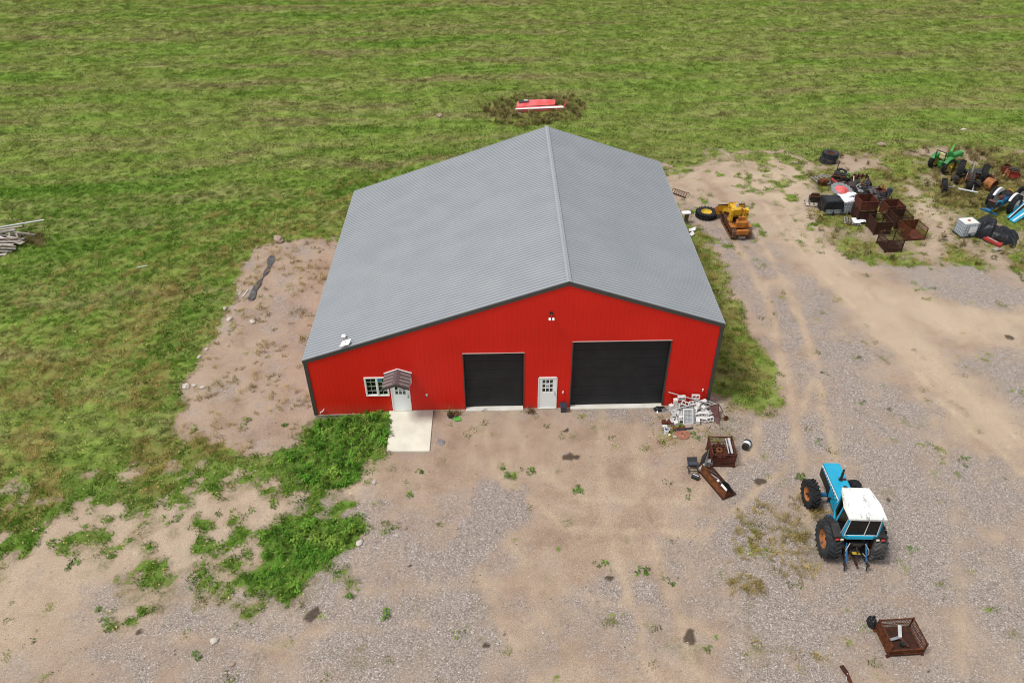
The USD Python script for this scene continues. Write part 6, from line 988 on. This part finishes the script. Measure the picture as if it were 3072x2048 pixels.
for y, x in ((-.60, .12), (.58, -.1)): obj('hoop_handle', [pathtube([(x - .16, y, .9), (x - .15, y, 1.16), (x - .08, y, 1.28), (x + .08, y, 1.28), (x + .15, y, 1.16), (x + .16, y, .9)] if y > 0 else [(x - .16, y, .45), (x - .16, y, .98), (x - .08, y, 1.10), (x + .08, y, 1.10), (x + .16, y, .98), (x + .16, y, .45)], .035)], 'rust_light', hc)
crate('wire_crate', 'dark crate in the middle of the right column of crates', gC, 1.15, 1.2, .95, 'rust_dark', on((31.0, 19.0)), 4, solid=(3, 2))
crate('wire_crate', 'open crate with fallen front showing its rusty floor, right column', gC, 1.35, 1.30, .90, 'rust', on((31.25, 17.45)), 6, skip=(0,), solid=(2, 3), floor='rust_red')
# caged tank and black tarped heap at the right edge
t3 = (35.05, 16.93)
tote('liquid_tank', 'caged white liquid tank with label sheet standing alone in the grass', on((t3[0] + .02, t3[1] + .52)), 8, plate_label=True)
hp_ = (36.61, 16.37)
th = thing('tarp_heap', 'machine parts wrapped under a crumpled black tarp beside the lone tank', 'tarp', on((hp_[0] + .35, hp_[1] + .7)), -38)
def heap(u, v):
    x, y = (u - .5) * 3.1, (v - .5) * 1.9; q = np.array([[x * 1.3, y * 1.3, 3.]]); n = meshkit.fbm(q, 4, 8)[0]; n2 = meshkit.fbm(q * 3, 3, 9)[0] - .5; e = max(0, 1 - (abs(x) / 1.5) ** 4) * max(0, 1 - (abs(y) / .92) ** 4)
    return (x + n2 * .15, y + n2 * .15, (.35 + .95 * n + (.35 if x < -.1 else -.05)) * e ** .7 + n2 * .16 * (e > .05))
obj('tarp_sheet', [drape(heap, 56, 40)], 'black_sheet', th, smooth=50)
rb_ = thing('red_implement', 'red steel implement frame sticking out from under the black tarp heap', 'frame', on((36.32, 16.01)), -48)
obj('frame_beam', [bar((-.6, 0, .28), (.5, 0, .12), .12, .14)], 'red_paint', rb_); obj('frame_beam', [bar((-.5, .22, .30), (.45, .2, .16), .10, .10)], 'faded_red', rb_); obj('frame_plate', [rb((.52, .1, .16), (.14, .40, .22), .02)], 'red_paint', rb_); obj('grey_bar', [bar((-.3, .1, .36), (.3, .12, .24), .05, .05)], 'pale_wood', rb_)
top('white_stick', [bar(on((35.87, 16.62), .03), on((36.01, 15.92), .03), .07, .03)], 'pale_metal', 'pale stick in the grass left of the red frame', 'stick')
top('white_stick', [bar(on((35.68, 17.15), .03), on((35.87, 16.99), .03), .06, .03)], 'pale_metal', 'short pale stick at the foot of the lone tank', 'stick')
rk = thing('grey_rag', 'pale grey cloth on the grass at the foot of the black tarp heap', 'cloth', on((36.4, 15.23)), 0)
obj('cloth_sheet', [drape(lambda u, v: ((u - .5) * .8, (v - .5) * .4, .02 + .14 * meshkit.fbm(np.array([[u * 4, v * 3, 1.]]), 3, 14)[0]), 18, 12)], 'weathered_wood', rk, smooth=40)

# ------------------------------------------------------------------ scrapped tractors
GT = thing('green_tractor', 'small green tractor with yellow rear rims in brown weeds', 'tractor', on((38.15, 27.9)), -62)
wheel(GT, (.66, 0, .62), .66, .36, .44, 1, 'tyre_black', 'rim_yellow', 16, 'rear_wheel', dish=-.05, hub='rim_yellow'); wheel(GT, (-.66, 0, .62), .62, .36, .36, -1, 'tyre_black', 'rim_yellow', 16, 'rear_wheel', dish=.06, hub='rim_yellow')
for s in (-1, 1): obj('fender', [hull([(s * .42, .45 * math.cos(a) * 1.5, .62 + .72 * math.sin(a)) for a in np.linspace(.25, 2.6, 8)] + [(s * .78, .45 * math.cos(a) * 1.5, .62 + .72 * math.sin(a)) for a in np.linspace(.25, 2.6, 8)])], 'tractor_green', GT); obj('front_tyre', [xf(tyre(.34, .18, .19, 12, .02), loc=(s * .52, 2.0, .34))], 'tyre_black', GT); obj('front_rim', [xf(rim(.19, .18, .02), (0, 0, 0 if s > 0 else 180), (s * .52, 2.0, .34))], 'rim_yellow', GT)
obj('hood', [rb((0, 1.45, 1.05), (.46, 1.4, .42), .08)], 'tractor_green', GT); obj('nose', [rb((0, 2.22, .98), (.44, .2, .5), .06)], 'leaf_green_paint', GT); obj('gearbox', [rb((0, .4, .66), (.4, 1.4, .45), .05)], 'tractor_green', GT); obj('front_axle', [bar((-.5, 2.0, .40), (.5, 2.0, .40), .10, .10)], 'tractor_green', GT)
obj('console', [hull([(-.22, .70, .9), (.22, .70, .9), (-.2, .95, .9), (.2, .95, .9), (-.2, .72, 1.42), (.2, .72, 1.42), (-.16, .90, 1.40), (.16, .90, 1.40)])], 'tractor_green', GT); obj('seat', [rb((0, -.1, 1.12), (.46, .42, .12), .04), rb((0, -.32, 1.38), (.44, .10, .44), .04)], 'rim_cream', GT); obj('steering_wheel', [xf(lathe([(.16, -.012), (.19, -.012), (.19, .012), (.16, .012)], 18), (-25, 0, 0), (0, .62, 1.52))], 'black_iron', GT)
obj('roll_bar', [pathtube([(-.42, -.45, .7), (-.42, -.55, 1.75), (.42, -.55, 1.75), (.42, -.45, .7)], .04)], 'black_iron', GT); obj('raised_panel', [hull([(-.30, .96, 1.25), (-.05, .96, 1.25), (-.24, 1.2, 1.95), (-.16, 1.2, 1.97), (-.30, 1.0, 1.25), (-.05, 1.0, 1.25), (-.24, 1.24, 1.95), (-.16, 1.24, 1.97)])], 'leaf_green_paint', GT)
bt = (38.53, 24.78)
BT = thing('stripped_tractor', 'stripped black tractor chassis with large rear tyres beside the green tractor', 'tractor', on((bt[0] + .6, bt[1] + .3)), 150)
wheel(BT, (.85, -.9, .78), .78, .42, .40, 1, 'tyre_black', 'rust_dark', 18, 'rear_wheel', dish=.08); wheel(BT, (-.85, -.9, .78), .78, .42, .40, -1, 'tyre_black', 'black_iron', 18, 'rear_wheel', dish=.08)
engine(BT, 12, 'black_iron', 'greasy_iron', 1.35, (0, 1.1, .28), (0, 0, 180)); obj('gearbox', [rb((0, -.35, .72), (.5, 1.7, .52), .06)], 'greasy_iron', BT); obj('rear_axle', [tube((-.8, -.9, .78), (.8, -.9, .78), .15, 12)], 'black_iron', BT); obj('steering_column', [bar((.05, -.1, 1.0), (.1, -.75, 1.75), .10, .10)], 'weathered_wood', BT); obj('side_plate', [plate([(.36, .4, .9), (.40, 1.2, .9), (.40, 1.2, 1.3), (.36, .4, 1.3)], .02)], 'pale_metal', BT); obj('front_axle', [tube((-.7, 1.95, .42), (.7, 1.95, .42), .07, 10), bar((-.3, 1.9, .45), (-.3, 1.1, .6), .06, .06)], 'pale_metal', BT); obj('starter_motor', [tube((.3, .1, .7), (.34, .5, .72), .12, 12)], 'rust', BT)
H9 = thing('engine_scrap', 'scattered black tractor parts around the stripped chassis', 'scrap heap', on((bt[0] + 1.2, bt[1] + .9)), 30); scrap(H9, 'scrap', 31, (3.4, 2.4, .9), ['black_iron', 'greasy_iron', 'black_iron', 'rust_dark', 'rust'], 34)
W = thing('front_wheel', 'upright black tractor wheel with rusty rim left of the stripped chassis', 'wheel', on((36.54, 23.95), .58), 0, tilt=(0, 12, 158))
wheel(W, (0, 0, 0), .60, .34, .34, 1, 'tyre_black', 'rim_orange', 16, 'wheel_body', dish=.05, hub='rust')
top('axle_shaft', [bar(on((37.16, 24.44), .25), on((37.63, 24.35), .3), .07, .07), bar(on((37.58, 24.95), .4), on((37.66, 24.41), .3), .05, .05)], 'pale_metal', 'pale steel axle bars beside the upright wheel with rusty rim', 'axle')
rd = thing('rusty_drum', 'open rusty steel drum ring lying right of the stripped chassis', 'drum', on((40.35, 24.3), .46), 28, tilt=(90, 0, 0))
obj('drum_shell', [lathe([(.43, -.36), (.46, -.36), (.46, .36), (.43, .36)], 30)], 'rim_orange', rd); obj('drum_band', [lathe([(.455, -.36), (.475, -.36), (.475, -.32), (.455, -.32)], 30), lathe([(.455, .32), (.475, .32), (.475, .36), (.455, .36)], 30)], 'rust', rd); obj('inner_bracket', [bx((0, .3, .3), (.4, .12, .03)), bx((.2, .34, .25), (.08, .1, .2))], 'rust_dark', rd)
rc_ = thing('rusty_casing', 'upright rusty round casing in the weeds near the red engine', 'casing', on((42.91, 26.85)), 0)
obj('casing_shell', [lathe([(.05, 0), (.36, 0), (.38, .1), (.36, .7), (.30, .82), (.26, .82), (.30, .68), (.30, .1), (.05, .06)], 24)], 'rust', rc_); obj('casing_flange', [xf(lathe([(.14, -.04), (.24, -.04), (.24, .04), (.14, .04)], 18), (75, 0, 10), (-.05, -.36, .45))], 'rust_light', rc_); obj('casing_foot', [rb((-.25, -.1, .1), (.3, .34, .2), .03)], 'rust_red', rc_)
H10 = thing('scrap_engine', 'bright red engine in the weeds at the right edge of the scrap yard', 'engine', on((43.11, 26.13)), 60); engine(H10, 40, 'red_paint', 'greasy_iron', 1.1)
# blue tractor without a hood
pf, pr_ = np.array((36.87, 19.16)), np.array((39.6, 21.04)); dd = pr_ - pf; hd = math.degrees(math.atan2(-dd[1], -dd[0])) - 90
BL = thing('blue_old_tractor', 'old blue tractor without hood, white fenders and white rear rims', 'tractor', on(tuple(pr_)), hd)
wheel(BL, (.78, 0, .74), .74, .40, .40, 1, 'tyre_black', 'rim_white', 18, 'rear_wheel', dish=.06, hub='rim_white'); wheel(BL, (-.78, 0, .74), .74, .40, .40, -1, 'tyre_black', 'rim_white', 18, 'rear_wheel', dish=.06, hub='rim_white')
for s in (-1, 1): obj('fender', [hull([(s * .50, .50 * math.cos(a) * 1.6, .74 + .80 * math.sin(a)) for a in np.linspace(.5, 2.5, 8)] + [(s * .66, .50 * math.cos(a) * 1.6, .74 + .80 * math.sin(a)) for a in np.linspace(.5, 2.5, 8)])], 'rim_white', BL)
obj('gearbox', [rb((0, .3, .78), (.46, 1.5, .5), .05)], 'tractor_blue', BL); obj('engine', [rb((0, 1.4, .86), (.42, 1.0, .5), .05), tube((.24, 1.1, 1.0), (.24, 1.7, 1.0), .05), rb((0, 1.4, 1.16), (.26, .8, .14), .03)], 'greasy_iron', BL); obj('radiator', [rb((0, 2.05, .98), (.50, .18, .62), .03)], 'black_iron', BL); obj('radiator_cover', [rb((0, 2.02, 1.31), (.54, .34, .05), .015)], 'maroon', BL); obj('front_frame', [rb((.0, 2.2, .62), (.44, .3, .22), .03), bar((-.6, 2.0, .42), (.6, 2.0, .42), .10, .10), bar((-.24, 1.9, .7), (-.24, 2.3, .9), .06, .08), bar((.24, 1.9, .7), (.24, 2.3, .9), .06, .08)], 'tractor_blue', BL)
obj('fuel_tank', [rb((0, .78, 1.24), (.34, .4, .2), .06)], 'rust_red', BL); obj('seat', [lathe([(.02, 0), (.24, .02), (.27, .10), (.25, .10), (.22, .05), (.02, .03)], 20).apply_translation((0, -.2, 1.18))], 'black_iron', BL); obj('seat_ring', [xf(lathe([(.20, -.03), (.27, -.03), (.27, .03), (.20, .03)], 22), (60, 0, 0), (.0, -.45, 1.30))], 'seat_orange', BL); obj('steering_wheel', [xf(lathe([(.20, -.012), (.23, -.012), (.23, .012), (.20, .012)], 20), (-25, 0, 0), (0, .35, 1.48)), tube((0, .38, 1.46), (0, .75, 1.2), .02)], 'black_iron', BL); obj('blue_pipe', [pathtube([(-.3, 1.0, .9), (-.34, 1.3, 1.2), (-.2, 1.7, 1.25), (-.26, 2.0, 1.1)], .04)], 'tractor_cyan', BL)
W = thing('large_tyre', 'large black tyre with white rim lying behind the old blue tractor', 'wheel', on((40.78, 22.7), .40), 0, tilt=(0, -62, 70))
wheel(W, (0, 0, 0), .82, .44, .44, 1, 'tyre_grey', 'rim_white', 18, 'wheel_body', dish=.05, hub='rim_white')
W = thing('large_tyre', 'upright black tyre with white rim cut by the right edge', 'wheel', on((41.58, 21.64), .72), 0, tilt=(0, 8, 186))
wheel(W, (0, 0, 0), .78, .44, .42, 1, 'tyre_black', 'rim_white', 18, 'wheel_body', dish=.05, hub='rim_white')
hb = thing('blue_hood', 'light blue tractor hood panels with white stripes at the right edge', 'hood', on((40.07, 19.45)), 32)
obj('hood_panel', [hull([(-.9, -.2, .12), (1.4, -.24, .5), (-.9, .2, .20), (1.4, .3, .72), (-.9, -.2, .05), (1.4, -.24, .40), (1.4, .3, .6), (-.9, .2, .1)])], 'tractor_cyan', hb); obj('hood_stripe', [plate([(-.92, -.10, .17), (1.4, -.10, .575), (1.4, 0, .62), (-.92, 0, .19)], .02)], 'rim_white', hb); obj('hood_panel', [hull([(-.6, .45, .1), (1.4, .6, .75), (-.6, .55, .1), (1.4, .85, .80), (-.6, .45, .04), (1.4, .6, .6), (1.4, .85, .6), (-.6, .55, .04)])], 'tractor_cyan', hb); obj('hood_stripe', [plate([(-.55, .40, .12), (1.4, .50, .74), (1.4, .58, .77), (-.55, .45, .13)], .02)], 'rim_white', hb); obj('black_liner', [hull([(-.7, .22, .02), (1.3, .3, .02), (-.7, .45, .02), (1.3, .6, .02), (1.3, .3, .55), (1.3, .6, .55)])], 'black_iron', hb)

# ------------------------------------------------------------------ red hull in the field
hu = thing('red_hull', 'long faded red hull with white stripes lying in tall brown weeds', 'boat hull', on((5.95, 42.0), -.14), 1)
obj('lower_hull', [hull([(-2.25, -.55, .05), (2.0, -.35, .05), (-2.3, -.62, .42), (2.2, -.50, .50), (-2.2, .6, .05), (2.0, .5, .05), (-2.2, .0, .5), (2.2, 0, .52)])], 'faded_pink', hu); obj('white_stripe', [hull([(-2.36, -.62, .44), (2.30, -.52, .50), (-2.34, -.56, .50), (2.2, -.32, .58), (-2.36, -.62, .47), (2.30, -.52, .53), (-2.34, -.56, .52), (2.2, -.32, .60)])], 'white_paint', hu); obj('upper_deck', [hull([(-2.2, -.10, .52), (1.5, .0, .62), (-2.1, .85, .66), (1.6, .9, .76), (-.9, .75, .86), (.5, .8, .88)])], 'faded_red', hu); obj('cockpit', [hull([(-2.0, .35, .70), (-1.0, .35, .85), (-1.8, .8, .82), (-1.0, .8, .90), (-1.9, .6, .84), (-1.1, .6, .90)])], 'black_iron', hu); obj('cockpit_pad', [rb((-1.25, .52, .90), (.42, .12, .06), .02)], 'white_paint', hu); obj('tail_fin', [hull([(2.15, -.45, .35), (2.35, -.35, .40), (2.58, .0, 1.05), (2.72, .1, 1.02), (2.2, -.2, .4), (2.6, .3, .9)])], 'faded_red', hu); obj('keel_strip', [bar((-2.4, -.66, .12), (-1.7, -.66, .10), .06, .08)], 'white_paint', hu)

# ------------------------------------------------------------------ lumber heap at the left edge
lb0 = np.array((-32.61, 19.14)); g0 = g1(-33, 18)
def plank(lab, a, b, w, t, look, za=.1, zb=.1):
    top('board', [bar((*a, g0 + za), (*b, g0 + zb), w, t)], look, lab, 'board', 'boards of the lumber heap')
plank('long pale plank along the top back edge of the lumber heap', (-35.4, 19.9), (-31.85, 21.4), .16, .05, 'pale_metal', .62, .55)
plank('second pale plank just before the topmost one on the lumber heap', (-35.4, 19.6), (-33.0, 20.5), .16, .05, 'pale_wood', .60, .55)
plank('broad weathered plank across the upper middle of the lumber heap', (-35.2, 19.1), (-33.2, 19.9), .34, .06, 'weathered_wood', .62, .60)
plank('grey beam pointing right from the dark gap of the heap', (-33.4, 19.75), (-31.75, 19.55), .18, .14, 'weathered_wood', .48, .30)
plank('short pale block standing in the dark gap of the heap', (-33.0, 19.5), (-32.7, 19.1), .12, .12, 'pale_wood', .5, .15)
plank('short pale block left of the other one in the gap', (-33.5, 19.55), (-33.35, 19.1), .12, .12, 'pale_wood', .52, .2)
plank('slanting white board at the left edge of the heap', (-34.7, 19.3), (-33.2, 18.75), .14, .05, 'pale_metal', .60, .42)
plank('grey plank below the dark gap of the heap', (-33.6, 18.9), (-32.2, 18.95), .22, .08, 'weathered_wood', .40, .36)
for k, (x0, y0, x1, y1, w, z, lk, lab) in enumerate(((-35.2, 18.45, -32.25, 18.55, .30, .42, 'weathered_wood', 'broad grey sheet with cut end, upper of the front stack'), (-35.2, 18.12, -32.6, 18.18, .30, .36, 'pale_wood', 'pale board second in the front stack of the heap'), (-35.2, 17.85, -32.35, 17.85, .26, .26, 'pale_wood', 'pinkish board third in the front stack of the heap'), (-35.2, 17.58, -32.5, 17.65, .24, .16, 'weathered_wood', 'grey board fourth in the front stack of the heap'), (-35.2, 16.9, -32.8, 17.35, .30, .08, 'pale_wood', 'lowest brown board at the front foot of the heap'))):
    plank(lab, (x0, y0), (x1, y1), w, .05, lk, z, z - .02)
plank('triangular pale end of plywood at the right tip of the heap', (-32.9, 18.75), (-32.05, 18.35), .40, .04, 'pale_wood', .40, .34)
r = np.random.default_rng(17)
for k in range(12):
    cx0, cy0 = -34.6 + r.uniform(0, 2.1), 17.6 + r.uniform(0, 2.2); an = r.normal(.1, .5); L_ = r.uniform(.35, .9)
    ob = top('board', [bar((cx0 - L_ * math.cos(an), cy0 - L_ * math.sin(an), g0 + r.uniform(.35, .6)), (cx0 + L_ * math.cos(an), cy0 + L_ * math.sin(an), g0 + r.uniform(.25, .6)), r.uniform(.08, .2), .04)], ('weathered_wood', 'dark_wood', 'weathered_wood', 'pale_wood')[k % 4], 'loose board end jumbled among the planks of the lumber heap', 'board', 'loose board ends in the lumber heap')
cv = thing('dark_roll', 'dark plastic roll in the gap of the lumber heap', 'plastic roll', (-33.6, 19.25, g0), 8); obj('roll_body', [tube((-1.2, 0, .24), (1.0, .05, .22), .20, 12)], 'black_sheet', cv); obj('roll_end', [tube((1.0, .05, .22), (1.03, .05, .22), .12, 12)], 'black_iron', cv)
q = np.random.default_rng(9).normal(0, 1, (60, 2)) * (.55, .38) + (-31.6, 19.2)
scatter('heap_weeds', [blades(24, .22, .5, .03, 81, .6), leafy(24, .5, .2, 82)], 'weed_brown', q, RNG.uniform(.5, 1.1, len(q)), 'brown weeds at the right end of the lumber heap', 'weeds')

# ------------------------------------------------------------------ strip of plastic, sticks and loose stones on the ground
E0_, E1_ = np.array((-14.16, 11.17)), np.array((-13.94, 16.63)); de = E1_ - E0_; Le = np.linalg.norm(de); ne = np.array([-de[1], de[0]]) / Le
es = thing('plastic_strip', 'long strip of crumpled black plastic sheet on the dirt left of the barn', 'plastic sheet', (0, 0, 0))
def strip(u, v):
    p = E0_ + de * u + ne * ((v - .5) * (.30 + .14 * math.sin(9 * u) + .10 * math.sin(23 * u)) + .10 * math.sin(7 * u)); n = meshkit.fbm(np.array([[p[0] * 3, p[1] * 3, 1.]]), 3, 3)[0]
    return (p[0], p[1], g1(*p) - .03 + .20 * n)
obj('strip_sheet', [drape(strip, 60, 8)], 'strip_sheet', es, smooth=50)
top('white_stick', [bar(on((-15.13, 11.76), .03), on((-15.06, 12.38), .03), .06, .03)], 'pale_metal', 'left thin white stick on the dirt beside the black plastic strip', 'stick')
top('white_stick', [bar(on((-14.82, 11.6), .03), on((-14.67, 12.47), .03), .08, .03)], 'pale_metal', 'right thicker white stick on the dirt beside the black plastic strip', 'stick')
top('white_stick', [bar(on((-22.98, 15.33), .05), on((-22.33, 15.53), .05), .10, .04)], 'pale_metal', 'lone white stick on the green lawn left of the dirt', 'stick')
RK = [((-9.69, -12.91), .17, 'stone_pale', 'round white stone on the bare dirt near the bottom left'), ((-4.47, -8.52), .17, 'stone_pale', 'pale stone right of the second green weed patch'), ((-4.23, -5.02), .14, 'stone_pale', 'pale stone before the thick weeds by the slab'),
 ((-15.69, 2.71), .24, 'stone_pale', 'large pale stone at the left edge of the dirt strip'), ((-15.27, 2.81), .13, 'stone_pale', 'small stone right beside the large pale stone at the dirt edge'), ((-14.76, 2.65), .15, 'stone_pale', 'stone on the dirt strip a little right of the large one'), ((-14.98, 9.15), .22, 'stone_pale', 'pale stone at the dirt edge below the black plastic strip'), ((-15.6, 10.35), .17, 'stone_pale', 'pale stone in the grass edge left of the black plastic strip'), ((-13.49, 8.84), .20, 'stone_pale', 'pale stone in the open dirt below the black plastic strip'), ((-14.69, 8.01), .17, 'stone_brown', 'brown stone on the dirt edge nearest the dirt patch corner'),
 ((-15.77, 5.45), .15, 'stone_pale', 'stone at the dirt edge halfway along the left side'), ((-15.55, 6.16), .12, 'stone_pale', 'smaller stone at the dirt edge above the halfway one'), ((-14.03, 18.77), .45, 'stone_brown', 'brown rock mound at the back corner of the dirt strip'), ((35.4, 32.94), .34, 'stone_brown', 'tan flat rock in the grass behind the stacked tyres'), ((44.12, 36.1), .26, 'stone_pale', 'pale rock in the grass at upper right'),
 ((-6.88, -8.03), .12, 'stone_pale', 'little pale stone in the patchy grass left of the second weed patch'), ((-2.54, -7.76), .12, 'stone_brown', 'small tan stone on the dirt below the slab'), ((-2.85, -8.18), .09, 'stone_pale', 'tiny pale stone on the dirt below the slab'), ((10.66, -2.34), .10, 'stone_pale', 'tiny pale stone at the left of the block heap weeds'), ((-8.73, -13.93), .12, 'stone_brown', 'brown stone at the bottom left near the frame edge'), ((-3.55, 40.89), .34, 'stone_brown', 'brown rock in the field left of the red hull')]
for k, (p_, s_, lk, lab) in enumerate(RK):
    m = trimesh.creation.icosphere(3, 1.0); v = m.vertices; m.vertices = v * (1 + (meshkit.fbm(v * 1.6 + k * 3.1, 3, k)[:, None] - .5) * .9) * (s_, s_ * .78, s_ * .55)
    top('stone', [xf(m, (0, 0, 40 * k), on(p_, s_ * .22))], lk, lab, 'stone', smooth=60)
